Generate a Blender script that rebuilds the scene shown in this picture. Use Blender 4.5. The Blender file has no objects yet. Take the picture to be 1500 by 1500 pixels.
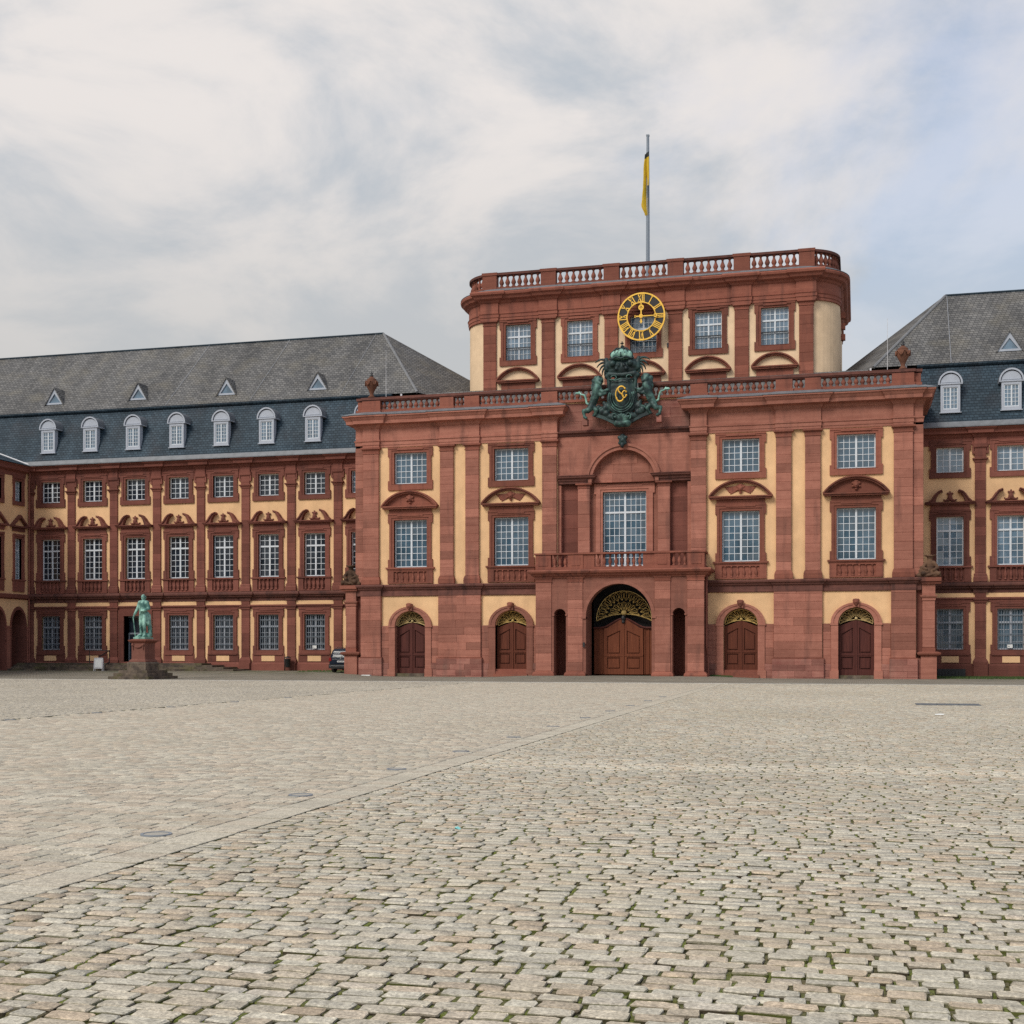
import bpy, bmesh, math, random
import numpy as np
from mathutils import Vector, Matrix
from math import sin, cos, pi, radians, sqrt, atan2
R = random.Random(7)
SC = bpy.context.scene
COL = SC.collection

# ------------------------------------------------------------------ camera
cam_d = bpy.data.cameras.new('camera')
cam = bpy.data.objects.new('camera', cam_d); COL.objects.link(cam)
CX, CY, CZ, TH = 14.61, -82.373, 1.65, radians(14.9426)
cam.location = (CX, CY, CZ)
cam.rotation_euler = (radians(90), 0, TH)
cam_d.sensor_width = 36; cam_d.lens = 45.6
cam_d.shift_y = 0.13657
cam_d.clip_start = 0.1; cam_d.clip_end = 3000
SC.camera = cam

# ------------------------------------------------------------------ sky, sun, exposure
SUN = Vector((-0.40, -0.80, 0.78)).normalized()
SUN_EL = math.asin(SUN.z); SUN_ROT = atan2(SUN.x, SUN.y)
world = bpy.data.worlds.new('World'); SC.world = world; world.use_nodes = True
def build_world():
    nt = world.node_tree; N = nt.nodes; L = nt.links; N.clear()
    def n(t, **k):
        x = N.new(t)
        for a, b in k.items(): setattr(x, a, b)
        return x
    def m(op, a, b=None, clamp=False):
        x = n('ShaderNodeMath', operation=op, use_clamp=clamp)
        for i, v in enumerate((a, b)):
            if v is None: continue
            if isinstance(v, (int, float)): x.inputs[i].default_value = v
            else: L.new(v, x.inputs[i])
        return x.outputs[0]
    out = n('ShaderNodeOutputWorld')
    sky = n('ShaderNodeTexSky', sky_type='NISHITA', sun_disc=False, sun_elevation=SUN_EL, sun_rotation=SUN_ROT,
            air_density=1.0, dust_density=2.0, ozone_density=1.0)
    bsky = n('ShaderNodeBackground'); bsky.inputs['Strength'].default_value = 0.14
    L.new(sky.outputs[0], bsky.inputs['Color'])
    tc = n('ShaderNodeTexCoord'); sep = n('ShaderNodeSeparateXYZ'); L.new(tc.outputs['Generated'], sep.inputs[0])
    zz = m('ADD', m('MAXIMUM', sep.outputs[2], 0.0), 0.34)
    comb = n('ShaderNodeCombineXYZ')
    L.new(m('DIVIDE', sep.outputs[0], zz), comb.inputs[0]); L.new(m('DIVIDE', sep.outputs[1], zz), comb.inputs[1])
    def noise(scale, detail, off, dist=0.0, rough=0.55):
        mp = n('ShaderNodeMapping'); mp.inputs['Location'].default_value = off
        L.new(comb.outputs[0], mp.inputs['Vector'])
        t = n('ShaderNodeTexNoise'); t.inputs['Scale'].default_value = scale; t.inputs['Detail'].default_value = detail
        t.inputs['Roughness'].default_value = rough; t.inputs['Distortion'].default_value = dist
        L.new(mp.outputs[0], t.inputs['Vector']); return t.outputs['Fac']
    def ramp(f, a, b, smooth=True):
        x = n('ShaderNodeMapRange', interpolation_type='SMOOTHSTEP' if smooth else 'LINEAR', clamp=True)
        x.inputs['From Min'].default_value = a; x.inputs['From Max'].default_value = b; L.new(f, x.inputs['Value']); return x.outputs[0]
    # cloud bank: thick to the west, thinning to the east; low haze veils everything near the horizon
    n1 = noise(1.7, 9, (0.3, 4.7, 0), 0.3, 0.58)
    # cover varies with a slow noise (the bank has an edge)
    bank = m('SUBTRACT', m('MULTIPLY', sep.outputs[0], -0.60), -0.065)
    cov = m('ADD', n1, bank)
    haze = ramp(sep.outputs[2], 0.40, 0.16)
    fac = m('MAXIMUM', ramp(cov, 0.40, 0.66), m('MULTIPLY', haze, 0.72))
    fac = m('ADD', m('MULTIPLY', fac, 0.50), 0.50)
    n2 = noise(3.6, 10, (2.4, 5.2, 0), 0.35, 0.58)
    n3 = noise(1.5, 5, (6.4, 1.2, 0), 0.2)
    br = m('ADD', m('MULTIPLY', n2, 0.7), m('MULTIPLY', n3, 0.3))
    mix = n('ShaderNodeMix', data_type='RGBA'); L.new(ramp(br, 0.40, 0.59), mix.inputs['Factor'])
    mix.inputs['A'].default_value = (0.350, 0.382, 0.420, 1); mix.inputs['B'].default_value = (0.575, 0.545, 0.528, 1)
    mh = n('ShaderNodeMix', data_type='RGBA'); L.new(m('MULTIPLY', haze, 0.8), mh.inputs['Factor'])
    L.new(mix.outputs['Result'], mh.inputs['A']); mh.inputs['B'].default_value = (0.380, 0.382, 0.378, 1)
    bcl = n('ShaderNodeBackground'); L.new(mh.outputs['Result'], bcl.inputs['Color']); bcl.inputs['Strength'].default_value = 1.0
    ms = n('ShaderNodeMixShader'); L.new(fac, ms.inputs[0]); L.new(bsky.outputs[0], ms.inputs[1]); L.new(bcl.outputs[0], ms.inputs[2])
    L.new(ms.outputs[0], out.inputs['Surface'])
build_world()
sun_d = bpy.data.lights.new('sun', 'SUN'); sun_d.energy = 1.5; sun_d.angle = radians(22); sun_d.color = (1.0, 0.95, 0.87)
sun = bpy.data.objects.new('sun', sun_d); COL.objects.link(sun); sun.location = (-60, -90, 90)
sun.rotation_euler = SUN.to_track_quat('Z', 'Y').to_euler()
SC.view_settings.view_transform = 'Standard'; SC.view_settings.look = 'None'
SC.view_settings.exposure = 0.52; SC.view_settings.gamma = 1.0; SC.view_settings.use_curve_mapping = False
SC.render.engine = 'CYCLES'
SC.cycles.max_bounces = 6; SC.cycles.diffuse_bounces = 3; SC.cycles.glossy_bounces = 3
SC.cycles.use_denoising = False

# ------------------------------------------------------------------ materials
class NT:
    def __init__(s, name):
        s.mat = bpy.data.materials.new(name); s.mat.use_nodes = True
        s.nt = s.mat.node_tree; s.N = s.nt.nodes; s.L = s.nt.links
        s.p = s.N['Principled BSDF']; s._pos = None
    def n(s, t, **k):
        x = s.N.new(t)
        for a, b in k.items(): setattr(x, a, b)
        return x
    def pos(s):
        if s._pos is None: s._pos = s.n('ShaderNodeNewGeometry').outputs['Position']
        return s._pos
    def mapped(s, scale=(1, 1, 1), loc=(0, 0, 0), rot=(0, 0, 0)):
        m = s.n('ShaderNodeMapping'); m.inputs['Scale'].default_value = scale; m.inputs['Location'].default_value = loc
        m.inputs['Rotation'].default_value = rot
        s.L.new(s.pos(), m.inputs['Vector']); return m.outputs[0]
    def noise(s, scale, detail=4, vec=None, rough=0.55, dist=0.0):
        t = s.n('ShaderNodeTexNoise'); t.inputs['Scale'].default_value = scale; t.inputs['Detail'].default_value = detail
        t.inputs['Roughness'].default_value = rough; t.inputs['Distortion'].default_value = dist
        s.L.new(vec if vec is not None else s.pos(), t.inputs['Vector']); return t.outputs['Fac']
    def rng(s, f, a, b, c=0.0, d=1.0):
        x = s.n('ShaderNodeMapRange', clamp=True)
        for k, v in (('From Min', a), ('From Max', b), ('To Min', c), ('To Max', d)): x.inputs[k].default_value = v
        s.L.new(f, x.inputs['Value']); return x.outputs[0]
    def math(s, op, a, b=0.0):
        x = s.n('ShaderNodeMath', operation=op)
        for i, v in enumerate((a, b)):
            if isinstance(v, (int, float)): x.inputs[i].default_value = v
            else: s.L.new(v, x.inputs[i])
        return x.outputs[0]
    def mix(s, f, a, b, mode='MIX'):
        x = s.n('ShaderNodeMix', data_type='RGBA', blend_type=mode)
        if isinstance(f, (int, float)): x.inputs['Factor'].default_value = f
        else: s.L.new(f, x.inputs['Factor'])
        for k, v in (('A', a), ('B', b)):
            if isinstance(v, tuple): x.inputs[k].default_value = (*v, 1) if len(v) == 3 else v
            else: s.L.new(v, x.inputs[k])
        return x.outputs['Result']
    def scale(s, col, f):
        """colour times a factor socket"""
        cb = s.n('ShaderNodeCombineColor')
        for i in range(3): s.L.new(f, cb.inputs[i])
        return s.mix(1.0, col, cb.outputs[0], 'MULTIPLY')
    def rand(s):
        return s.n('ShaderNodeObjectInfo').outputs['Random']
    def attr(s, name):
        a = s.n('ShaderNodeAttribute'); a.attribute_name = name; return a.outputs['Fac']
    def fin(s, col, rough=0.8, bump=None, bstr=0.3, bdist=0.02, metal=0.0, ior=None, spec=None):
        if isinstance(col, tuple): s.p.inputs['Base Color'].default_value = (*col, 1)
        else: s.L.new(col, s.p.inputs['Base Color'])
        if isinstance(rough, (int, float)): s.p.inputs['Roughness'].default_value = rough
        else: s.L.new(rough, s.p.inputs['Roughness'])
        s.p.inputs['Metallic'].default_value = metal
        if ior: s.p.inputs['IOR'].default_value = ior
        if spec is not None: s.p.inputs['Specular IOR Level'].default_value = spec
        if bump is not None:
            b = s.n('ShaderNodeBump'); b.inputs['Strength'].default_value = bstr; b.inputs['Distance'].default_value = bdist
            s.L.new(bump, b.inputs['Height']); s.L.new(b.outputs[0], s.p.inputs['Normal'])
        return s.mat

def mat_sandstone(name, a, b, stain, amount):
    t = NT(name)
    big = t.noise(0.55, 5); mid = t.noise(3.2, 5)
    strata = t.noise(1.0, 4, t.mapped((0.35, 0.35, 6.5)))
    f = t.math('ADD', t.math('MULTIPLY', big, 0.35), t.math('ADD', t.math('MULTIPLY', strata, 0.4), t.math('MULTIPLY', mid, 0.25)))
    col = t.mix(t.rng(f, 0.34, 0.66), a, b)
    col = t.scale(col, t.rng(t.rand(), 0, 1, 0.74, 1.22))
    streak = t.noise(1.0, 5, t.mapped((1.6, 1.6, 0.22)))
    col = t.mix(t.math('MULTIPLY', t.rng(streak, 0.54, 0.74), amount), col, stain)
    fine = t.noise(26, 4)
    col = t.scale(col, t.rng(fine, 0.25, 0.75, 0.90, 1.10))
    return t.fin(col, 0.88, t.math('ADD', t.math('MULTIPLY', fine, 0.5), strata), 0.35, 0.015, spec=0.25)
M = {}
M['stone'] = mat_sandstone('red_sandstone', (0.265, 0.101, 0.071), (0.425, 0.181, 0.130), (0.095, 0.047, 0.039), 0.55)
M['trim'] = mat_sandstone('weathered_sandstone', (0.200, 0.068, 0.047), (0.305, 0.113, 0.076), (0.045, 0.028, 0.027), 0.6)
M['soot'] = mat_sandstone('sooty_moulding_stone', (0.085, 0.038, 0.032), (0.20, 0.082, 0.063), (0.03, 0.022, 0.021), 0.7)
M['wing'] = mat_sandstone('dark_red_sandstone', (0.165, 0.057, 0.042), (0.245, 0.092, 0.068), (0.055, 0.03, 0.028), 0.42)
M['rough'] = mat_sandstone('patchy_plinth_sandstone', (0.24, 0.085, 0.068), (0.40, 0.19, 0.145), (0.12, 0.085, 0.07), 0.55)
M['pedestal'] = mat_sandstone('stained_pedestal_stone', (0.145, 0.058, 0.044), (0.22, 0.095, 0.07), (0.06, 0.042, 0.03), 0.6)
def mat_stucco(name, c, dark):
    t = NT(name)
    big = t.noise(0.35, 4); drip = t.noise(1.0, 5, t.mapped((2.2, 2.2, 0.18))); fine = t.noise(30, 3)
    col = t.mix(t.rng(big, 0.3, 0.7), c, tuple(x * 0.80 for x in c))
    col = t.mix(t.math('MULTIPLY', t.rng(drip, 0.48, 0.74), 0.5), col, dark)
    col = t.scale(col, t.rng(t.noise(1.7, 6), 0.3, 0.7, 0.92, 1.06))
    return t.fin(t.scale(col, t.rng(fine, 0.2, 0.8, 0.95, 1.05)), 0.9, fine, 0.15, 0.01, spec=0.2)
M['stucco'] = mat_stucco('ochre_stucco', (0.93, 0.595, 0.325), (0.70, 0.45, 0.25))
M['stucco_pale'] = mat_stucco('pale_ochre_stucco', (0.92, 0.68, 0.445), (0.72, 0.53, 0.35))
def mat_slate(name, a, b, c, rough, warm):
    t = NT(name)
    # courses follow height; offset joints along the roof
    v = t.mapped((1, 1, 1)); sp = t.n('ShaderNodeSeparateXYZ'); t.L.new(v, sp.inputs[0])
    u = t.math('ADD', sp.outputs[0], t.math('MULTIPLY', sp.outputs[1], 0.35))
    cb = t.n('ShaderNodeCombineXYZ'); t.L.new(u, cb.inputs[0]); t.L.new(sp.outputs[2], cb.inputs[1])
    br = t.n('ShaderNodeTexBrick'); t.L.new(cb.outputs[0], br.inputs['Vector'])
    br.inputs['Scale'].default_value = 1.0; br.inputs['Brick Width'].default_value = 0.30; br.inputs['Row Height'].default_value = 0.19
    br.inputs['Mortar Size'].default_value = 0.022; br.inputs['Mortar Smooth'].default_value = 0.3; br.inputs['Bias'].default_value = 0.0
    br.inputs['Color1'].default_value = (0, 0, 0, 1); br.inputs['Color2'].default_value = (1, 1, 1, 1); br.inputs['Mortar'].default_value = (0.1, 0.1, 0.1, 1)
    bw = t.n('ShaderNodeRGBToBW'); t.L.new(br.outputs['Color'], bw.inputs[0])
    big = t.noise(0.28, 5); mid = t.noise(1.5, 5, t.mapped((1, 1, 2.0)))
    f = t.math('ADD', t.math('MULTIPLY', bw.outputs[0], 0.45), t.math('ADD', t.math('MULTIPLY', big, 0.55), t.math('MULTIPLY', mid, 0.35)))
    col = t.mix(t.rng(f, 0.36, 0.94), a, b)
    run = t.noise(1.0, 5, t.mapped((0.7, 0.12, 0.12)))
    col = t.scale(col, t.rng(run, 0.35, 0.65, 0.82, 1.15))
    col = t.mix(t.math('MULTIPLY', t.rng(t.noise(0.6, 6), 0.5, 0.72), warm), col, c)
    col = t.scale(col, t.rng(br.outputs['Fac'], 0, 1, 1.0, 0.5))
    h = t.math('SUBTRACT', t.math('MULTIPLY', bw.outputs[0], 0.4), br.outputs['Fac'])
    return t.fin(col, rough, h, 0.5, 0.03, spec=0.22)
M['slate_low'] = mat_slate('blue_black_slate', (0.018, 0.035, 0.052), (0.050, 0.080, 0.106), (0.060, 0.050, 0.052), 0.6, 0.35)
M['slate_up'] = mat_slate('sky_lit_weathered_slate', (0.092, 0.092, 0.094), (0.195, 0.190, 0.184), (0.22, 0.20, 0.16), 0.75, 0.5)  # paler than the lower slate: sky sheen of the flatter slope painted in
def simple(name, c, rough=0.6, var=0.12, sc=4, metal=0.0, bump=True, **k):
    t = NT(name); f = t.noise(sc, 5)
    return t.fin(t.scale(t.mix(0.0, c, c), t.rng(f, 0.25, 0.75, 1 - var, 1 + var)), rough, f if bump else None, 0.15, 0.02, metal=metal, **k)
M['lead'] = simple('grey_lead_sheet', (0.17, 0.18, 0.195), 0.5, 0.25, 2.5)
M['white'] = simple('white_painted_timber', (0.66, 0.70, 0.74), 0.5, 0.06, 6)
M['zinc'] = simple('pale_grey_painted_sheet', (0.40, 0.42, 0.46), 0.55, 0.1, 3)
M['dormer_paint'] = simple('pale_lavender_paint', (0.42, 0.455, 0.52), 0.55, 0.08, 3)
M['hip_lead'] = simple('dull_hip_lead', (0.19, 0.193, 0.20), 0.6, 0.2, 3)
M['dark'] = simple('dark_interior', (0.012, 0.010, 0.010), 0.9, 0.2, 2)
M['iron'] = simple('black_iron', (0.02, 0.02, 0.022), 0.5, 0.2, 8)
M['gold'] = simple('gilding', (0.80, 0.48, 0.08), 0.42, 0.15, 9, metal=0.55)
M['dull_gold'] = simple('dulled_gilding', (0.60, 0.46, 0.22), 0.5, 0.35, 6, metal=0.3)
M['old_gold'] = simple('darkened_gilding', (0.66, 0.48, 0.18), 0.5, 0.35, 6, metal=0.3)
M['clock_black'] = simple('black_dial_enamel', (0.016, 0.013, 0.012), 0.55, 0.1, 5)
M['grille'] = simple('grille_steel', (0.16, 0.19, 0.225), 0.5, 0.1, 4)
M['galv'] = simple('galvanised_steel', (0.25, 0.28, 0.32), 0.45, 0.1, 4, metal=0.3)
M['lens'] = simple('frosted_lamp_glass', (0.40, 0.37, 0.31), 0.5, 0.1, 4)
M['pole'] = simple('grey_painted_pole', (0.22, 0.26, 0.31), 0.5, 0.08, 3)
M['flag_yellow'] = simple('yellow_flag_cloth', (0.62, 0.42, 0.025), 0.8, 0.15, 3)
M['flag_black'] = simple('black_flag_cloth', (0.025, 0.03, 0.03), 0.85, 0.2, 3)
M['step'] = None
def mat_glass(name, base, ior, rough=0.05):
    t = NT(name)
    f = t.noise(1.2, 3, t.mapped((1, 1, 0.6)))
    col = t.mix(t.rng(f, 0.35, 0.65), base, tuple(x * 0.55 for x in base))
    return t.fin(col, rough, t.noise(1.6, 2), 0.04, 0.02, ior=ior)
M['glass'] = mat_glass('old_window_glass', (0.070, 0.135, 0.195), 1.85)
M['glass_dark'] = mat_glass('dark_window_glass', (0.022, 0.032, 0.046), 1.6)
M['glass_pale'] = mat_glass('sky_blue_window_glass', (0.15, 0.24, 0.33), 1.9)
def mat_wood(name, a, b):
    t = NT(name); g = t.noise(1.0, 6, t.mapped((14, 14, 0.7)), dist=0.6)
    return t.fin(t.mix(t.rng(g, 0.3, 0.7), a, b), 0.6, g, 0.2, 0.01, spec=0.25)
M['wood'] = mat_wood('brown_oak', (0.115, 0.029, 0.012), (0.205, 0.060, 0.025))
M['wood_mid'] = mat_wood('red_brown_oak', (0.088, 0.022, 0.011), (0.155, 0.044, 0.022))
M['wood_dark'] = mat_wood('dark_red_oak', (0.062, 0.016, 0.013), (0.115, 0.033, 0.024))
def mat_bronze(name, dark, green, lo, hi, sc):
    t = NT(name); a = t.noise(sc, 6); b = t.noise(sc * 0.35, 4)
    geo = t.n('ShaderNodeNewGeometry'); sp = t.n('ShaderNodeSeparateXYZ')
    f = t.math('ADD', t.math('MULTIPLY', a, 0.6), t.math('MULTIPLY', b, 0.4))
    return t.fin(t.mix(t.rng(f, lo, hi), dark, green), 0.55, a, 0.4, 0.03, metal=0.15)
M['bronze'] = mat_bronze('dark_patinated_bronze', (0.010, 0.020, 0.023), (0.05, 0.105, 0.095), 0.45, 0.72, 2.6)
M['verdigris_dark'] = mat_bronze('streaked_green_bronze', (0.014, 0.034, 0.034), (0.135, 0.28, 0.235), 0.45, 0.68, 3.0)
M['verdigris'] = mat_bronze('verdigris_bronze', (0.065, 0.17, 0.15), (0.37, 0.64, 0.53), 0.40, 0.60, 3.2)
M['relic'] = mat_sandstone('blackened_sandstone', (0.06, 0.032, 0.022), (0.19, 0.11, 0.065), (0.02, 0.016, 0.014), 0.6)
M['urn'] = mat_sandstone('brown_urn_stone', (0.14, 0.058, 0.036), (0.24, 0.105, 0.065), (0.05, 0.035, 0.028), 0.5)
def mat_step():
    t = NT('mossy_dark_step_stone'); f = t.noise(2.2, 6); g = t.noise(0.9, 4)
    col = t.mix(t.rng(f, 0.35, 0.65), (0.06, 0.045, 0.036), (0.17, 0.13, 0.095))
    col = t.mix(t.math('MULTIPLY', t.rng(g, 0.48, 0.66), 0.6), col, (0.11, 0.105, 0.03))
    return t.fin(t.scale(col, t.rng(t.rand(), 0, 1, 0.75, 1.2)), 0.9, f, 0.3, 0.02)
M['step'] = mat_step()
def mat_cobble(name, pal, dirt):
    t = NT(name); tint = t.attr('tint'); hue = t.attr('hue')
    cr = t.n('ShaderNodeValToRGB'); cr.color_ramp.interpolation = 'LINEAR'
    e = cr.color_ramp.elements
    e[0].position = 0; e[0].color = (*pal[0], 1); e[1].position = 1; e[1].color = (*pal[-1], 1)
    for i, c in enumerate(pal[1:-1]): x = e.new((i + 1) / (len(pal) - 1)); x.color = (*c, 1)
    t.L.new(hue, cr.inputs[0])
    col = t.scale(cr.outputs[0], t.rng(tint, 0, 1, 0.80, 1.18))
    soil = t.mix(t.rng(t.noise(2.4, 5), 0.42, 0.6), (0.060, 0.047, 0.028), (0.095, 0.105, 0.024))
    sp1 = t.noise(55, 3); sp2 = t.noise(11, 5); sp3 = t.noise(150, 2)
    col = t.scale(col, t.rng(sp1, 0.3, 0.7, 0.66, 1.27)); sp4 = t.noise(24, 4, rough=0.7); col = t.scale(col, t.rng(sp4, 0.32, 0.68, 0.78, 1.18)); col = t.scale(col, t.rng(sp2, 0.3, 0.7, 0.82, 1.15))
    col = t.scale(col, t.rng(sp3, 0.3, 0.7, 0.85, 1.12))
    col = t.mix(t.math('MULTIPLY', t.rng(t.noise(0.22, 6), 0.5, 0.75), 0.4), col, dirt)
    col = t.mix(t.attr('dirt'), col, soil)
    return t.fin(col, 0.85, t.math('ADD', t.math('MULTIPLY', sp2, .5), t.math('ADD', t.math('MULTIPLY', sp1, 0.7), t.math('MULTIPLY', sp4, 0.6))), 0.8, 0.010, spec=0.25)
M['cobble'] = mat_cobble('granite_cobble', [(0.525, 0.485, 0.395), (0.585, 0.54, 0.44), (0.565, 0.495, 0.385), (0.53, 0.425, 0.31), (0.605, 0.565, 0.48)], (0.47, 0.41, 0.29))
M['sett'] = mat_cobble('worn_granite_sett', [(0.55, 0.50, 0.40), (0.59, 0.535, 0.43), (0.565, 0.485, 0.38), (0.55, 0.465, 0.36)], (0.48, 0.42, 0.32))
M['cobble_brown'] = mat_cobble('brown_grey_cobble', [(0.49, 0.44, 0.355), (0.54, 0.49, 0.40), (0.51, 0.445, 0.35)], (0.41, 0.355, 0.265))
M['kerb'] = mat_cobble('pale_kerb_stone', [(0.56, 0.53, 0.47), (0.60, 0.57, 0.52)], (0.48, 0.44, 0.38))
def mat_joint():
    t = NT('mossy_joint_soil'); f = t.noise(3.2, 5); g = t.noise(45, 4)
    col = t.mix(t.rng(f, 0.42, 0.60), (0.055, 0.043, 0.028), (0.098, 0.105, 0.022))
    return t.fin(t.scale(col, t.rng(g, 0.3, 0.7, 0.5, 1.5)), 0.95, g, 0.8, 0.02)
M['joint'] = mat_joint()
def mat_joint2():
    t = NT('sandy_joint_soil'); g = t.noise(30, 4); f = t.noise(1.5, 5)
    col = t.mix(t.rng(f, 0.4, 0.62), (0.10, 0.075, 0.045), (0.08, 0.07, 0.028))
    return t.fin(t.scale(col, t.rng(g, 0.3, 0.7, 0.6, 1.4)), 0.95, g, 0.5, 0.02)
M['sand_joint'] = mat_joint2()
def mat_moss():
    t = NT('joint_moss'); f = t.noise(2.6, 5); g = t.noise(70, 4)
    col = t.mix(t.rng(f, 0.40, 0.58), (0.115, 0.095, 0.045), (0.14, 0.165, 0.028))
    return t.fin(t.scale(col, t.rng(g, 0.3, 0.7, 0.5, 1.5)), 0.95, g, 0.9, 0.02)
M['moss'] = mat_moss()
def mat_road():
    t = NT('weathered_sett_road')
    br = t.n('ShaderNodeTexBrick'); t.L.new(t.pos(), br.inputs['Vector'])
    br.inputs['Scale'].default_value = 1; br.inputs['Brick Width'].default_value = 0.24; br.inputs['Row Height'].default_value = 0.17; br.inputs['Mortar Size'].default_value = 0.012
    br.inputs['Color1'].default_value = (0.215, 0.19, 0.15, 1); br.inputs['Color2'].default_value = (0.275, 0.25, 0.20, 1); br.inputs['Mortar'].default_value = (0.10, 0.09, 0.055, 1)
    f = t.noise(0.35, 6); g = t.noise(8, 4)
    sp = t.n('ShaderNodeSeparateXYZ'); t.L.new(t.pos(), sp.inputs[0])
    col = t.scale(br.outputs['Color'], t.rng(f, 0.3, 0.7, 0.8, 1.2))
    # moss creeps out of the joints close to the walls
    ms = t.math('MULTIPLY', t.rng(sp.outputs[1], -3.0, 2.5), t.rng(t.noise(0.8, 6), 0.38, 0.6))
    col = t.mix(t.math('MULTIPLY', ms, 0.7), col, (0.075, 0.09, 0.03))
    return t.fin(t.scale(col, t.rng(g, 0.3, 0.7, 0.85, 1.15)), 0.9, g, 0.4, 0.02)
M['road'] = mat_road()
def mat_grass():
    t = NT('short_green_grass'); f = t.noise(9, 4)
    return t.fin(t.mix(f, (0.035, 0.07, 0.015), (0.075, 0.12, 0.03)), 0.9)
M['grass'] = mat_grass()
M['earth'] = simple('pale_earth', (0.30, 0.27, 0.22), 0.95, 0.2, 0.5)
M['car'] = None
t = NT('dark_blue_car_paint'); M['car'] = t.fin((0.006, 0.013, 0.028), 0.35, spec=0.3); t.p.inputs['Coat Weight'].default_value = 0.25
M['car_glass'] = mat_glass('tinted_car_glass', (0.022, 0.038, 0.052), 1.45)
M['rubber'] = simple('black_rubber', (0.015, 0.015, 0.016), 0.8)
M['chrome'] = simple('chrome_trim', (0.6, 0.62, 0.65), 0.25, 0.05, 5, metal=0.9)
M['plate'] = simple('white_number_plate', (0.7, 0.7, 0.7), 0.5, 0.02)
M['red_lens'] = simple('red_lamp_lens', (0.22, 0.012, 0.012), 0.2, 0.05)
M['board'] = simple('white_sign_board', (0.62, 0.62, 0.64), 0.5, 0.04)
M['paper'] = simple('white_paper', (0.75, 0.76, 0.74), 0.8, 0.05)
M['turquoise'] = simple('turquoise_paper', (0.25, 0.62, 0.62), 0.8, 0.1)
M['steelplate'] = simple('blue_grey_steel_plate', (0.125, 0.14, 0.155), 0.5, 0.12, 3)
M['leaf'] = simple('dark_tree_leaves', (0.045, 0.07, 0.03), 0.8, 0.4, 2)

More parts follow.
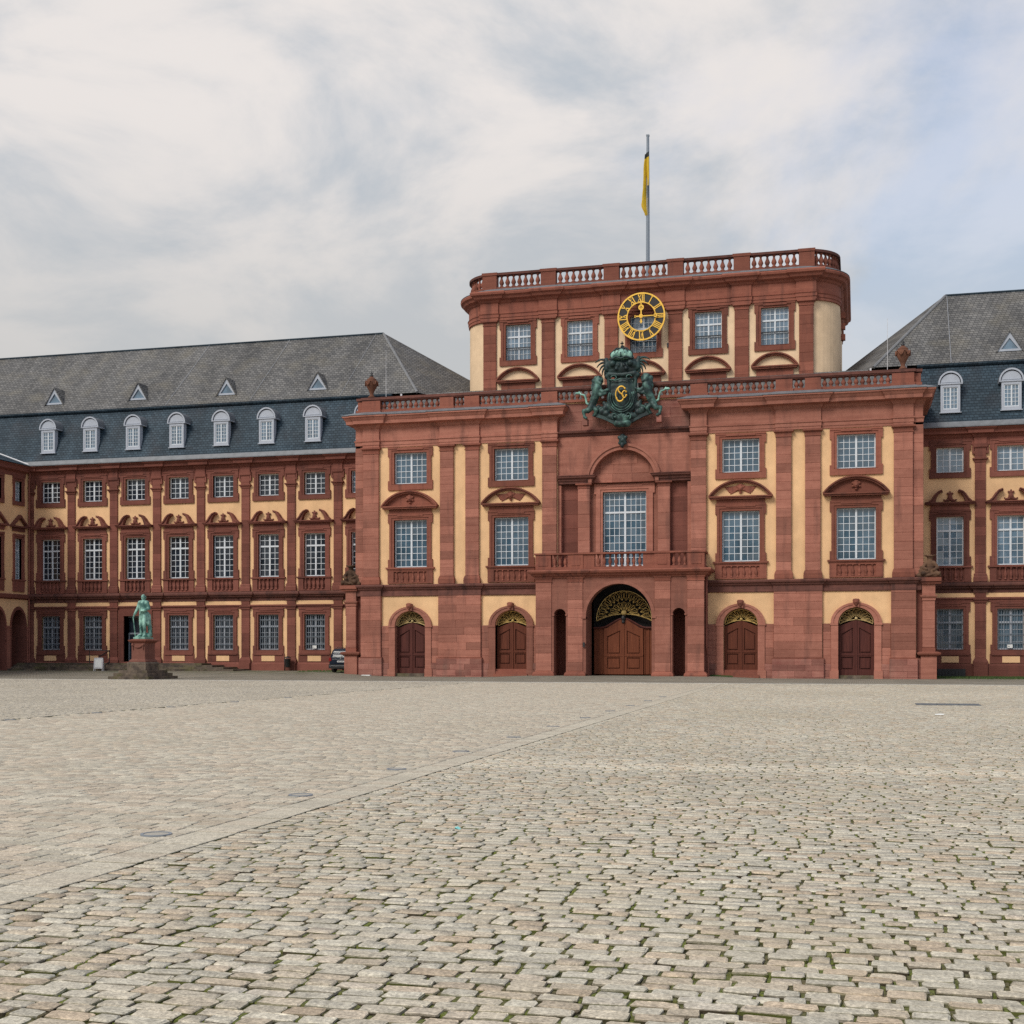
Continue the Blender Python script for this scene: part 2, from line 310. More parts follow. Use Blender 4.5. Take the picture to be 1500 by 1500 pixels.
# ------------------------------------------------------------------ builders
class B:
    """collects faces of one mesh"""
    def __init__(s): s.v = []; s.f = []; s.m = []; s.cur = 0
    def quad(s, *p):
        i = len(s.v); s.v += [tuple(q) for q in p]; s.f.append(tuple(range(i, i + len(p)))); s.m.append(s.cur); return s
    def box(s, x0, x1, y0, y1, z0, z1, bev=0.0):
        if x0 > x1: x0, x1 = x1, x0
        i = len(s.v)
        s.v += [(x0, y0, z0), (x1, y0, z0), (x1, y1, z0), (x0, y1, z0), (x0, y0, z1), (x1, y0, z1), (x1, y1, z1), (x0, y1, z1)]
        for f in ((0, 3, 2, 1), (4, 5, 6, 7), (0, 1, 5, 4), (1, 2, 6, 5), (2, 3, 7, 6), (3, 0, 4, 7)):
            s.f.append(tuple(i + k for k in f)); s.m.append(s.cur)
        return s
    def prism(s, pts, y0, y1):
        """polygon in x,z (counter-clockwise seen from the front) between y0 (front) and y1"""
        i = len(s.v); n = len(pts)
        s.v += [(x, y0, z) for x, z in pts] + [(x, y1, z) for x, z in pts]
        s.f.append(tuple(range(i, i + n))); s.f.append(tuple(range(i + 2 * n - 1, i + n - 1, -1)))
        for k in range(n):
            a, b = i + k, i + (k + 1) % n; s.f.append((b, a, a + n, b + n))
        s.m += [s.cur] * (n + 2); return s
    def prismh(s, pts, z0, z1):
        i = len(s.v); n = len(pts)
        s.v += [(x, y, z0) for x, y in pts] + [(x, y, z1) for x, y in pts]
        s.f.append(tuple(range(i + n - 1, i - 1, -1))); s.f.append(tuple(range(i + n, i + 2 * n)))
        for k in range(n):
            a, b = i + k, i + (k + 1) % n; s.f.append((a, b, b + n, a + n))
        s.m += [s.cur] * (n + 2); return s
    def ring(s, cx, cz, ai, bi, ao, bo, y0, y1, a0=0.0, a1=pi, n=24):
        """arch ring between two ellipses"""
        pr = []
        for k in range(n + 1):
            a = a0 + (a1 - a0) * k / n
            pr.append(((cx + ao * cos(a), cz + bo * sin(a)), (cx + ai * cos(a), cz + bi * sin(a))))
        for k in range(n):
            (o0, i0), (o1, i1) = pr[k], pr[k + 1]
            F = lambda p, y: (p[0], y, p[1])
            s.quad(F(i0, y0), F(o0, y0), F(o1, y0), F(i1, y0)); s.quad(F(o0, y0), F(o0, y1), F(o1, y1), F(o1, y0))
            s.quad(F(i0, y1), F(i0, y0), F(i1, y0), F(i1, y1)); s.quad(F(i0, y1), F(i1, y1), F(o1, y1), F(o0, y1))
        for (o, i_) in (pr[0], pr[-1]):
            s.quad((o[0], y0, o[1]), (i_[0], y0, i_[1]), (i_[0], y1, i_[1]), (o[0], y1, o[1]))
        return s
    def spandrel(s, cx, zs, a, b, ztop, y, depth, x0=None, x1=None, n=20):
        """wall above an elliptic arch up to ztop, with its soffit"""
        pts = [(cx + a * cos(pi * k / n), zs + b * sin(pi * k / n)) for k in range(n + 1)]
        for k in range(n):
            p, q = pts[k], pts[k + 1]
            s.quad((q[0], y, q[1]), (p[0], y, p[1]), (p[0], y, ztop), (q[0], y, ztop))
            s.quad((p[0], y, p[1]), (q[0], y, q[1]), (q[0], y + depth, q[1]), (p[0], y + depth, p[1]))
        return s
    def arcfill(s, cx, cz, a, b, y, n=20, z0=None):
        s.quad(*[(cx + a * cos(pi * k / n), y, cz + b * sin(pi * k / n)) for k in range(n + 1)]); return s
    def sweep(s, prof, path, closed=False):
        """prof: (out, z) from bottom to top; path: x,y points, outside on the right-hand side"""
        n = len(path); nr = []
        seg = []
        for k in range(n - 1 + (1 if closed else 0)):
            a, b = path[k], path[(k + 1) % n]; d = (b[0] - a[0], b[1] - a[1]); l = math.hypot(*d) or 1
            seg.append((d[1] / l, -d[0] / l))
        for k in range(n):
            if closed: n1, n2 = seg[k - 1], seg[k]
            else: n1, n2 = seg[max(k - 1, 0)], seg[min(k, n - 2)]
            q = 1 + n1[0] * n2[0] + n1[1] * n2[1]
            q = max(q, 0.3); nr.append(((n1[0] + n2[0]) / q, (n1[1] + n2[1]) / q))
        i = len(s.v); m = len(prof)
        for k in range(n):
            for o, z in prof: s.v.append((path[k][0] + nr[k][0] * o, path[k][1] + nr[k][1] * o, z))
        for k in range(n - 1 + (1 if closed else 0)):
            a = i + k * m; b = i + ((k + 1) % n) * m
            for j in range(m - 1):
                s.f.append((a + j, b + j, b + j + 1, a + j + 1)); s.m.append(s.cur)
        if not closed:
            s.f.append(tuple(i + j for j in range(m - 1, -1, -1))); s.m.append(s.cur)
            e = i + (n - 1) * m; s.f.append(tuple(e + j for j in range(m))); s.m.append(s.cur)
        return s
    def lathe(s, prof, cx=0, cy=0, n=12, z0=0):
        i = len(s.v); m = len(prof)
        for k in range(n):
            a = 2 * pi * k / n
            for r, z in prof: s.v.append((cx + r * cos(a), cy + r * sin(a), z0 + z))
        for k in range(n):
            a = i + k * m; b = i + ((k + 1) % n) * m
            for j in range(m - 1): s.f.append((a + j, b + j, b + j + 1, a + j + 1)); s.m.append(s.cur)
        s.f.append(tuple(i + k * m + m - 1 for k in range(n))); s.m.append(s.cur)
        s.f.append(tuple(i + k * m for k in range(n - 1, -1, -1))); s.m.append(s.cur)
        return s
    def tube(s, pts, rad, n=6):
        pts = [Vector(p) for p in pts]; m = len(pts)
        if isinstance(rad, (int, float)): rad = [rad] * m
        i = len(s.v); up = None
        for k in range(m):
            d = (pts[min(k + 1, m - 1)] - pts[max(k - 1, 0)])
            d = d.normalized() if d.length > 1e-9 else Vector((0, 0, 1))
            if up is None: up = Vector((0, 0, 1)) if abs(d.z) < 0.9 else Vector((1, 0, 0))
            x = d.cross(up)
            if x.length < 1e-6: x = d.orthogonal()
            x.normalize(); y = x.cross(d).normalized(); up = y
            for j in range(n):
                a = 2 * pi * j / n; s.v.append(tuple(pts[k] + (x * cos(a) + y * sin(a)) * rad[k]))
        for k in range(m - 1):
            for j in range(n):
                a = i + k * n + j; b = i + k * n + (j + 1) % n
                s.f.append((a, b, b + n, a + n)); s.m.append(s.cur)
        s.f.append(tuple(i + j for j in range(n - 1, -1, -1))); s.f.append(tuple(i + (m - 1) * n + j for j in range(n))); s.m += [s.cur] * 2
        return s
    def ball(s, c, r, n=8, sc=(1, 1, 1)):
        prof = [(r * sin(pi * k / n) * 1.0, -r * cos(pi * k / n)) for k in range(n + 1)]
        i0 = len(s.v); s.lathe([(max(p, 1e-4), z) for p, z in prof], 0, 0, n + 2)
        for k in range(i0, len(s.v)):
            v = s.v[k]; s.v[k] = (c[0] + v[0] * sc[0], c[1] + v[1] * sc[1], c[2] + v[2] * sc[2])
        return s
    def mirror(s):
        """adds the mirror image in x"""
        n = len(s.v); nf = len(s.f)
        s.v += [(-x, y, z) for x, y, z in s.v]
        for k in range(nf): s.f.append(tuple(n + j for j in reversed(s.f[k]))); s.m.append(s.m[k])
        return s
    def xf(s, mat):
        s.v = [tuple(mat @ Vector(v)) for v in s.v]; return s
    def mesh(s, name, mats, smooth=False):
        me = bpy.data.meshes.new(name); me.from_pydata(s.v, [], s.f)
        for m in (mats if isinstance(mats, (list, tuple)) else [mats]): me.materials.append(M[m])
        me.polygons.foreach_set('material_index', s.m)
        if smooth: me.polygons.foreach_set('use_smooth', [True] * len(s.f))
        bm = bmesh.new(); bm.from_mesh(me); bmesh.ops.remove_doubles(bm, verts=bm.verts, dist=1e-5); bm.to_mesh(bm and me); bm.free()
        return me
ORG = {}
def thing(name, label, cat, loc=(0, 0, 0), rz=0.0, group=None, kind=None):
    o = bpy.data.objects.new(name, None); o.empty_display_size = 0.3; COL.objects.link(o)
    o.location = loc; o.rotation_euler = (0, 0, rz); o['label'] = label
    if cat: o['category'] = cat
    if group: o['group'] = group
    if kind: o['kind'] = kind
    ORG[o.name] = Vector(loc); return o
def put(name, me, parent=None, loc=(0, 0, 0), rz=0.0, label=None, kind=None):
    """links a mesh as one object; loc is a world place, made local to the parent"""
    o = bpy.data.objects.new(name, me); COL.objects.link(o)
    org = ORG.get(parent.name, Vector()) if parent else Vector()
    o.location = Vector(loc) - org; o.rotation_euler = (0, 0, rz)
    ORG[o.name] = Vector(loc)
    if parent: o.parent = parent
    if label: o['label'] = label
    if kind: o['kind'] = kind
    return o
def tag(o, label, cat=None, group=None, kind=None):
    o['label'] = label
    if cat: o['category'] = cat
    if group: o['group'] = group
    if kind: o['kind'] = kind
    return o
CACHE = {}
def cached(key, make):
    if key not in CACHE: CACHE[key] = make()
    return CACHE[key]
def stone_mesh(w, h, d, mat, bev=0.018):
    key = ('stone', round(w, 2), round(h, 2), round(d, 2), mat)
    def mk():
        b = B(); x, z = w / 2, h / 2
        # chamfered front: recessed joint all round
        f = [(-x + bev, -z + bev), (x - bev, -z + bev), (x - bev, z - bev), (-x + bev, z - bev)]
        g = [(-x, -z), (x, -z), (x, z), (-x, z)]
        b.quad(*[(p[0], 0, p[1]) for p in f])
        for k in range(4):
            a, c = k, (k + 1) % 4
            b.quad((g[a][0], bev, g[a][1]), (g[c][0], bev, g[c][1]), (f[c][0], 0, f[c][1]), (f[a][0], 0, f[a][1]))
            b.quad((g[a][0], d, g[a][1]), (g[c][0], d, g[c][1]), (g[c][0], bev, g[c][1]), (g[a][0], bev, g[a][1]))
        return b.mesh('stone', mat)
    return cached(key, mk)
def ashlar(parent, x0, x1, z0, z1, y, depth, mat, course=0.55, cut=1.1, rnd=None):
    """a field of single stones, front face at y"""
    rnd = rnd or R
    n = max(1, round((z1 - z0) / course)); h = (z1 - z0) / n; W = x1 - x0
    for k in range(n):
        m = max(1, round(W / cut))
        if m == 1: cuts = [x0, x1]
        else:
            off = 0.5 if k % 2 else 0.0
            cuts = [x0] + [x0 + W * (j + (0.28 if k % 2 else -0.12) + rnd.uniform(-.06, .06)) / m for j in range(1, m)] + [x1]
        for a, c in zip(cuts, cuts[1:]):
            put('stone', stone_mesh(c - a, h, depth, mat), parent, ((a + c) / 2, y + rnd.uniform(0, 0.008), z0 + h * (k + .5)))
def rect_wall(b, x0, x1, z0, z1, y, depth, holes):
    xs = sorted({x0, x1, *[h[0] for h in holes], *[h[1] for h in holes]}); zs = sorted({z0, z1, *[h[2] for h in holes], *[h[3] for h in holes]})
    xs = [x for x in xs if x0 <= x <= x1]; zs = [z for z in zs if z0 <= z <= z1]
    for a, c in zip(xs, xs[1:]):
        for e, g in zip(zs, zs[1:]):
            mx, mz = (a + c) / 2, (e + g) / 2
            if any(h[0] < mx < h[1] and h[2] < mz < h[3] for h in holes): continue
            b.quad((a, y, e), (c, y, e), (c, y, g), (a, y, g))
    for h in holes:
        a, c, e, g = h[:4]
        b.quad((a, y, e), (a, y, g), (a, y + depth, g), (a, y + depth, e)); b.quad((c, y, e), (c, y + depth, e), (c, y + depth, g), (c, y, g))
        b.quad((a, y, g), (c, y, g), (c, y + depth, g), (a, y + depth, g)); b.quad((a, y, e), (a, y + depth, e), (c, y + depth, e), (c, y, e))
    return b
def window_mesh(hw, h, cols, rows, frame=0.075, mull=0.12, bar=0.035, transom=None, y=0.0):
    """white timber sashes, centred in x, bottom at z 0; returns (sash mesh, pane mesh)"""
    key = ('win', hw, h, cols, tuple(rows) if isinstance(rows, (list, tuple)) else rows, transom, frame, mull)
    def mk():
        b = B(); p = B(); dz = 0.07
        b.box(-hw, -hw + frame, y, y + dz, 0, h); b.box(hw - frame, hw, y, y + dz, 0, h)
        b.box(-hw + frame, hw - frame, y, y + dz, 0, frame * 1.2); b.box(-hw + frame, hw - frame, y, y + dz, h - frame, h)
        b.box(-mull / 2, mull / 2, y - .012, y + dz, frame * 1.2, h - frame)
        fields = [(frame * 1.2, h - frame, rows)] if transom is None else [(frame * 1.2, transom - .06, rows[0]), (transom + .06, h - frame, rows[1])]
        if transom is not None: b.box(-hw + frame, hw - frame, y - .018, y + dz, transom - .06, transom + .06)
        hc = cols // 2
        for sx in (-1, 1):
            xa, xb = (-hw + frame, -mull / 2) if sx < 0 else (mull / 2, hw - frame)
            for (za, zb, nr) in fields:
                for k in range(1, hc):
                    x = xa + (xb - xa) * k / hc; b.box(x - bar / 2, x + bar / 2, y + .012, y + dz - .01, za, zb)
                for k in range(1, nr):
                    z = za + (zb - za) * k / nr; b.box(xa, xb, y + .018, y + dz - .016, z - bar / 2, z + bar / 2)
                for i in range(hc):
                    for j in range(nr):
                        x0, x1 = xa + (xb - xa) * i / hc, xa + (xb - xa) * (i + 1) / hc
                        z0, z1 = za + (zb - za) * j / nr, za + (zb - za) * (j + 1) / nr
                        ta, tb = R.uniform(-.0028, .0028), R.uniform(-.0028, .0028); yy = y + 0.045
                        p.quad((x0, yy - ta - tb, z0), (x1, yy + ta - tb, z0), (x1, yy + ta + tb, z1), (x0, yy - ta + tb, z1))
        return b, p
    return cached(key, mk)
def add_window(parent, x, y, z, hw, h, cols, rows, glass='glass', frame_mat='white', transom=None, rz=0.0, label=None, **k):
    key = ('winm', hw, h, cols, tuple(rows) if isinstance(rows, (list, tuple)) else rows, transom, glass, frame_mat, tuple(sorted(k.items())))
    b, p = window_mesh(hw, h, cols, rows, transom=transom, **k)
    me, pm = cached(key, lambda: (b.mesh('window', frame_mat), p.mesh('panes', glass)))
    o = put('window', me, parent, (x, y, z), rz, label)
    q = bpy.data.objects.new('panes', pm); COL.objects.link(q); q.parent = o; q['kind'] = 'stuff'
    return o
def sculpt(name, caps, voxel, mat, smooth=2, extra=None, keep=None):
    """one continuous body grown from tapered limbs: (p0, r0, p1, r1) or (p, r) or (p, r, scale)"""
    b = B()
    for c in caps:
        if len(c) == 2: b.ball(c[0], c[1], 10)
        elif len(c) == 3: b.ball(c[0], c[1], 10, c[2])
        else:
            p, r0, q, r1 = c; p, q = Vector(p), Vector(q)
            b.tube([p, p.lerp(q, .33), p.lerp(q, .67), q], [r0, r0 + (r1 - r0) * .33, r0 + (r1 - r0) * .67, r1], 12)
            b.ball(p, r0, 10); b.ball(q, r1, 10)
    me = bpy.data.meshes.new('tmp'); me.from_pydata(b.v, [], b.f)
    o = bpy.data.objects.new('tmp', me); COL.objects.link(o)
    md = o.modifiers.new('r', 'REMESH'); md.mode = 'VOXEL'; md.voxel_size = voxel
    if smooth: sm = o.modifiers.new('s', 'SMOOTH'); sm.iterations = smooth; sm.factor = 0.5
    dg = bpy.context.evaluated_depsgraph_get()
    r = bpy.data.meshes.new_from_object(o.evaluated_get(dg)); r.name = name
    bpy.data.objects.remove(o); bpy.data.meshes.remove(me)
    r.materials.clear(); r.materials.append(M[mat]); r.polygons.foreach_set('use_smooth', [True] * len(r.polygons))
    return r
def smoothstep(a, b, x):
    t_ = min(1, max(0, (x - a) / (b - a))); return t_ * t_ * (3 - 2 * t_)
XS0, XS1 = 8.78, 9.20
def drift(y): return -.022 * (y + 74)     # the paved strip is not quite square to the palace
def gz(x, y):
    """height of the road in front of the palace"""
    z = 0.27 * smoothstep(-10, 6.5, y) * smoothstep(-15.5, -20, x)
    z += 0.13 * smoothstep(-9, -2.5, y) * smoothstep(9.5, 5.0, abs(x))
    return z

# ------------------------------------------------------------------ shared architectural pieces
def mpath(p): return [(-x, y) for x, y in reversed(p)]
BAL = [(.10, 0), (.10, .06), (.055, .09), (.075, .16), (.115, .27), (.10, .36), (.055, .50), (.042, .60), (.06, .64), (.085, .66), (.085, .72)]
def baluster_mesh(h, fat=1.0, mat='trim'):
    def mk():
        b = B(); k = h / .72; b.lathe([(r * fat, z * k) for r, z in BAL], n=8); return b.mesh('baluster', mat, True)
    return cached(('bal', round(h, 2), fat, mat), mk)
def balusters(parent, pts, z, h, fat=1.0, mat='trim'):
    me = baluster_mesh(h, fat, mat)
    for x, y in pts: put('baluster', me, parent, (x, y, z), R.uniform(0, 1))
def spaced(x0, x1, step):
    n = max(1, round((x1 - x0) / step)); return [x0 + (x1 - x0) * (k + .5) / n for k in range(n)]
def eared_surround(hw, h, ow, top, bot, mat, ear=.1, d=.12, eh=.62):
    """stone frame round an opening hw x h (bottom at 0); outer half width ow; wall face at y 0, front at -d"""
    def mk():
        b = B()
        for s in (-1, 1):
            b.box(s * (hw + .16), s * ow, -d, 0, -bot, h + top)
            b.box(s * ow, s * (ow + ear), -d + .003, 0, h + top - eh, h + top - .004); b.box(s * ow, s * (ow + ear), -d + .003, 0, -bot + .004, -bot + eh)
            b.box(s * hw, s * (hw + .16), -d + .05, .3, 0.0, h + .16)
        b.box(-hw - .16, hw + .16, -d + .003, 0, h + .16, h + top); b.box(-hw, hw, -d + .05, .3, h, h + .16)
        if bot > 0.02: b.box(-hw - .16, hw + .16, -d + .003, 0, -bot, -.02); b.box(-hw, hw, -d - .02, .3, -.02, 0.0)
        # raised outer fillet
        b.box(-ow * .62, ow * .62, -d - .035, -d, h + top - .17, h + top - .04)
        b.box(-ow - ear, -ow * .62, -d - .03, -d, h + top - .09, h + top + .02); b.box(ow * .62, ow + ear, -d - .03, -d, h + top - .09, h + top + .02)
        return b.mesh('window_surround', mat)
    return cached(('sur', hw, h, ow, top, bot, mat, ear), mk)
def pilaster(parent, x0, x1, z0, z1, y, depth, mat, base=.5, cap=.3, course=.56, trim='trim', capo=.14, baseo=.10):
    """pilaster of single stones with a moulded base and capital"""
    b = B(); cx = (x0 + x1) / 2; w = (x1 - x0) / 2
    b.box(-w + .02, w - .02, .02, depth, z0, z1)
    if base:
        b.box(-w - baseo, w + baseo, -baseo, depth, z0, z0 + base * .45)
        b.sweep([(baseo * .9, z0 + base * .45), (baseo * .95, z0 + base * .6), (.03, z0 + base), (0, z0 + base), (-.05, z0 + base)], [(-w, depth), (-w, 0), (w, 0), (w, depth)])
    if cap:
        b.sweep([(0, z1 - cap * 1.5), (.035, z1 - cap * 1.45), (.035, z1 - cap * 1.2), (0.0, z1 - cap * 1.15), (0.02, z1 - cap * .62), (capo * .8, z1 - cap * .42), (capo, z1 - cap * .40), (capo, z1 - .003), (-.05, z1 - .003)],
                [(-w, depth), (-w, 0), (w, 0), (w, depth)])
    o = put('pilaster', b.mesh('pilaster', trim if mat != 'wing' else 'wing'), parent, (cx, y, 0))
    ashlar(o, x0, x1, z0 + base, z1 - (cap * 1.5 if cap else 0), y, depth * .6, mat, course, 1.25)
    return o
def arch_hood(hw, rise, mat, fill, thick=.2, d=.42):
    """segmental pediment: bottom of its base bar at z 0"""
    def mk():
        b = B(); n = 18; bar = .19
        Rr = (hw * hw + rise * rise) / (2 * rise); a = math.asin(hw / Rr)
        P = lambda r, t: (r * sin(t), bar + .02 + rise - Rr + r * cos(t))
        b.box(-hw + .1, hw - .1, -d + .08, .05, 0, bar * .55); b.box(-hw + .02, hw - .02, -d, .05, bar * .55, bar)
        for lay, (r0, r1, dd) in enumerate(((Rr - thick, Rr - thick * .45, d - .1), (Rr - thick * .45, Rr, d + .02))):
            for k in range(n):
                t0, t1 = -a + 2 * a * k / n, -a + 2 * a * (k + 1) / n
                q = [P(r0, t0), P(r0, t1), P(r1, t1), P(r1, t0)]
                b.prism([(x, max(z, bar * .9)) for x, z in q], -dd, .05)
        b.cur = 1; m = [P(Rr - thick * .9, -a * .97 + 2 * a * .97 * k / n) for k in range(n + 1)]
        b.quad(*([(x, -.09, max(z, bar)) for x, z in m][::1]))
        return b.mesh('pediment', [mat, fill])
    return cached(('hood', hw, rise, mat, fill), mk)
def mask_mesh(mat, wings):
    def mk():
        c = [((0, -.16, .02), .17, (1, .8, 1.2)), ((0, -.3, -.02), .05), ((-.07, -.27, .07), .035), ((.07, -.27, .07), .035), ((0, -.26, -.12), .05, (1.3, 1, .6)),
             ((-.2, -.12, .14), .09), ((.2, -.12, .14), .09), ((0, -.16, .24), .10, (1.6, 1, .7)), ((-.22, -.12, -.08), .07), ((.22, -.12, -.08), .07), ((0, -.14, -.24), .07, (1.6, 1, .8))]
        if wings:
            for s in (-1, 1):
                for k in range(5):
                    c.append(((s * .2, -.08, .12 - k * .05), .07, (s * (.62 + .16 * (4 - k) ** .9 * .6), -.08, .10 - k * .10), .045))
        return sculpt('relief_mask', c, .03, mat, 1)
    return cached(('mask', mat, wings), mk)

# ------------------------------------------------------------------ central pavilion
pav = thing('palace_pavilion', 'tall central palace pavilion of red sandstone and ochre stucco with a balustraded clock storey', 'palace')
Y0 = 0.0; YW = 0.20
def pav_walls():
    b = B(); holes = []
    for s in (-1, 1):
        for x in (7.47, 14.49):
            holes += [(s * x - 1.165, s * x + 1.165, 7.33, 10.52), (s * x - 1.155, s * x + 1.155, 12.95, 15.06), (s * x - 1.07, s * x + 1.07, 0.0, 4.39)]
    holes.append((-4.34, 4.34, 0.0, 17.8)); b.cur = 0
    rect_wall(b, -18.02, 18.02, -.6, 17.85, YW, .5, holes)
    b.cur = 1                                    # brick-red sides, back and the flat behind the parapet
    b.quad((-18.02, YW, -.6), (-18.02, YW, 17.85), (-18.02, 14, 17.85), (-18.02, 14, -.6)); b.quad((18.02, YW, -.6), (18.02, 14, -.6), (18.02, 14, 17.85), (18.02, YW, 17.85))
    b.quad((-18.02, 14, -.6), (-18.02, 14, 17.85), (18.02, 14, 17.85), (18.02, 14, -.6))
    b.quad((-18.02, YW, 17.85), (18.02, YW, 17.85), (18.02, 14, 17.85), (-18.02, 14, 17.85))
    put('wall', b.mesh('wall', ['stucco', 'stone']), pav)
    d = B()
    for s in (-1, 1):
        for x in (7.47, 14.49): d.spandrel(s * x, 3.42, 1.07, .97, 4.392, YW, .5)
    put('door_arch', d.mesh('door_arch', 'stucco'), pav)
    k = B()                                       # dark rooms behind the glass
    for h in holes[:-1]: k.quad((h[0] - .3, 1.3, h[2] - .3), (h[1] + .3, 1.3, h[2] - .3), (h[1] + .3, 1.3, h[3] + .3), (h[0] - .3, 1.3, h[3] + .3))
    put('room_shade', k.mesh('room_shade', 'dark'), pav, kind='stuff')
pav_walls()
def pav_bays():
    for s in (-1, 1):
        for x in (7.47, 14.49):
            X = s * x; red = x > 10
            # piano nobile
            add_window(pav, X, YW + .2, 7.33, 1.165, 3.19, 6, 7, 'glass')
            put('window_surround', eared_surround(1.165, 3.19, 1.48, .42, .08, 'trim'), pav, (X, YW, 7.33))
            b = B(); b.box(-1.5, 1.5, -.10, 0, 3.61, 3.90); put('frieze_block', b.mesh('frieze_block', 'trim'), pav, (X, YW, 7.33))
            put('pediment', arch_hood(2.0, 1.02, 'trim', 'trim' if red else 'stucco'), pav, (X, YW, 11.25))
            put('relief_mask', mask_mesh('trim', not red), pav, (X, YW - .02, 11.9))
            w = B(); w.box(-1.72, 1.72, -.2, .3, 0, .11); w.box(-1.62, 1.62, -.14, .3, -.08, 0)
            o = put('window_sill', w.mesh('window_sill', 'trim'), pav, (X, YW, 7.22))
            w = B(); w.box(-1.6, -1.17, -.12, .1, 0, .9); w.box(1.17, 1.6, -.12, .1, 0, .9); w.box(-1.17, 1.17, -.11, .1, 0, .09); w.box(-1.17, 1.17, -.11, .1, .80, .9); w.box(-1.17, 1.17, -.015, .1, .09, .80)
            o = put('window_parapet', w.mesh('window_parapet', 'trim'), pav, (X, YW, 6.24))
            balusters(o, [(X + q, YW - .03) for q in spaced(-1.15, 1.15, .36)], 6.33, .71, .95)
            # upper floor
            add_window(pav, X, YW + .2, 12.95, 1.155, 2.11, 6, 5, 'glass')
            put('window_surround', eared_surround(1.155, 2.11, 1.48, .35, .40, 'trim'), pav, (X, YW, 12.95))
            # ground floor door
            b = B(); b.ring(0, 3.42, 1.07, .97, 1.5, 1.24, -.16, .1); b.ring(0, 3.42, 1.36, 1.14, 1.52, 1.27, -.2, -.16)
            for q in (-1, 1): b.box(q * 1.07, q * 1.5, -.16, .45, 0.0, 3.30); b.box(q * 1.07, q * 1.56, -.2, .45, 3.30, 3.42); b.box(q * 1.05, q * 1.58, -.22, .4, -.2, .5)
            b.prism([(-.17, 4.42), (.17, 4.42), (.22, 4.86), (-.22, 4.86)], -.32, -.1)
            put('door_surround', b.mesh('door_surround', 'stone'), pav, (X, YW, 0))
            put('relief_mask', cached('keystone', lambda: sculpt('relief_mask', [((0, 0, 0), .19, (1, .8, 1.1)), ((0, -.13, -.02), .06), ((-.12, -.02, .12), .08), ((.12, -.02, .12), .08), ((0, -.05, -.17), .08)], .035, 'trim', 1)), pav, (X, YW - .33, 4.72))
            zd = .2 if red else .52
            dm = 'wood_dark' if red else 'wood_mid'
            for q in (-1, 1):
                put('door', door_leaf(q, 1.06, 3.28 - zd, .32, dm), pav, (X, .62, zd))
            put('fanlight', fan_grille(1.0, .88, .26, 'dull_gold' if red else 'old_gold', 10), pav, (X, .60, 3.44))
            st = B(); st.box(-1.07, 1.07, .2, .9, -.2, zd)
            if not red:
                st.box(-1.07, 1.07, .02, .2, -.2, .36); st.box(-1.15, 1.15, -.16, .02, -.2, .2)
            put('door_step', st.mesh('door_step', 'trim' if not red else 'step'), pav, (X, 0, 0))
def door_leaf(q, w, h, rise, mat):
    """one leaf, hinge side at x = q*w; the top swings up towards the middle"""
    def mk():
        b = B(); n = 8
        tp = [(q * w * (1 - k / n), h + rise * smoothstep(0, 1, k / n)) for k in range(n + 1)]
        pts = [(0, 0)] + ([(q * w, 0)]) + tp
        if q < 0: pts = pts[::-1]
        b.prism(pts, 0, .08)
        x0, x1 = (w * .17, w * .84); P_ = lambda pts_, y0, y1: b.prism([(q * a, z) for a, z in pts_] if q > 0 else [(q * a, z) for a, z in pts_][::-1], y0, y1)
        top = lambda x: h + rise * smoothstep(1, 0, x / w)
        # stiles and rails stand proud of the recessed field; raised panels sit inside with a gap all round
        P_([(0, 0), (x0, 0), (x0, top(x0)), (0, top(0))], -.09, 0); P_([(x1, 0), (w, 0), (w, top(w)), (x1, top(x1))], -.09, 0)
        P_([(x0, 0), (x1, 0), (x1, h * .12), (x0, h * .12)], -.085, 0); P_([(x0, h * .37), (x1, h * .37), (x1, h * .45), (x0, h * .45)], -.085, 0)
        P_([(x0, h * .96), (x1, h * .83), (x1, top(x1)), (x0, top(x0))], -.085, 0); P_([(0, h * .395), (w, h * .395), (w, h * .425), (0, h * .425)], -.115, -.085)
        g = .075
        P_([(x0 + g, h * .12 + g), (x1 - g, h * .12 + g), (x1 - g, h * .37 - g), (x0 + g, h * .37 - g)], -.07, 0)
        P_([(x0 + g, h * .45 + g), (x1 - g, h * .45 + g), (x1 - g, h * .83 - g), (x0 + g, h * .96 - g * 1.2)], -.07, 0)
        if q > 0: b.box(-.05, .05, -.14, -.09, 0.0, h + rise * .98)
        return b.mesh('door', mat)
    return cached(('door', q, w, round(h, 2), rise, mat), mk)
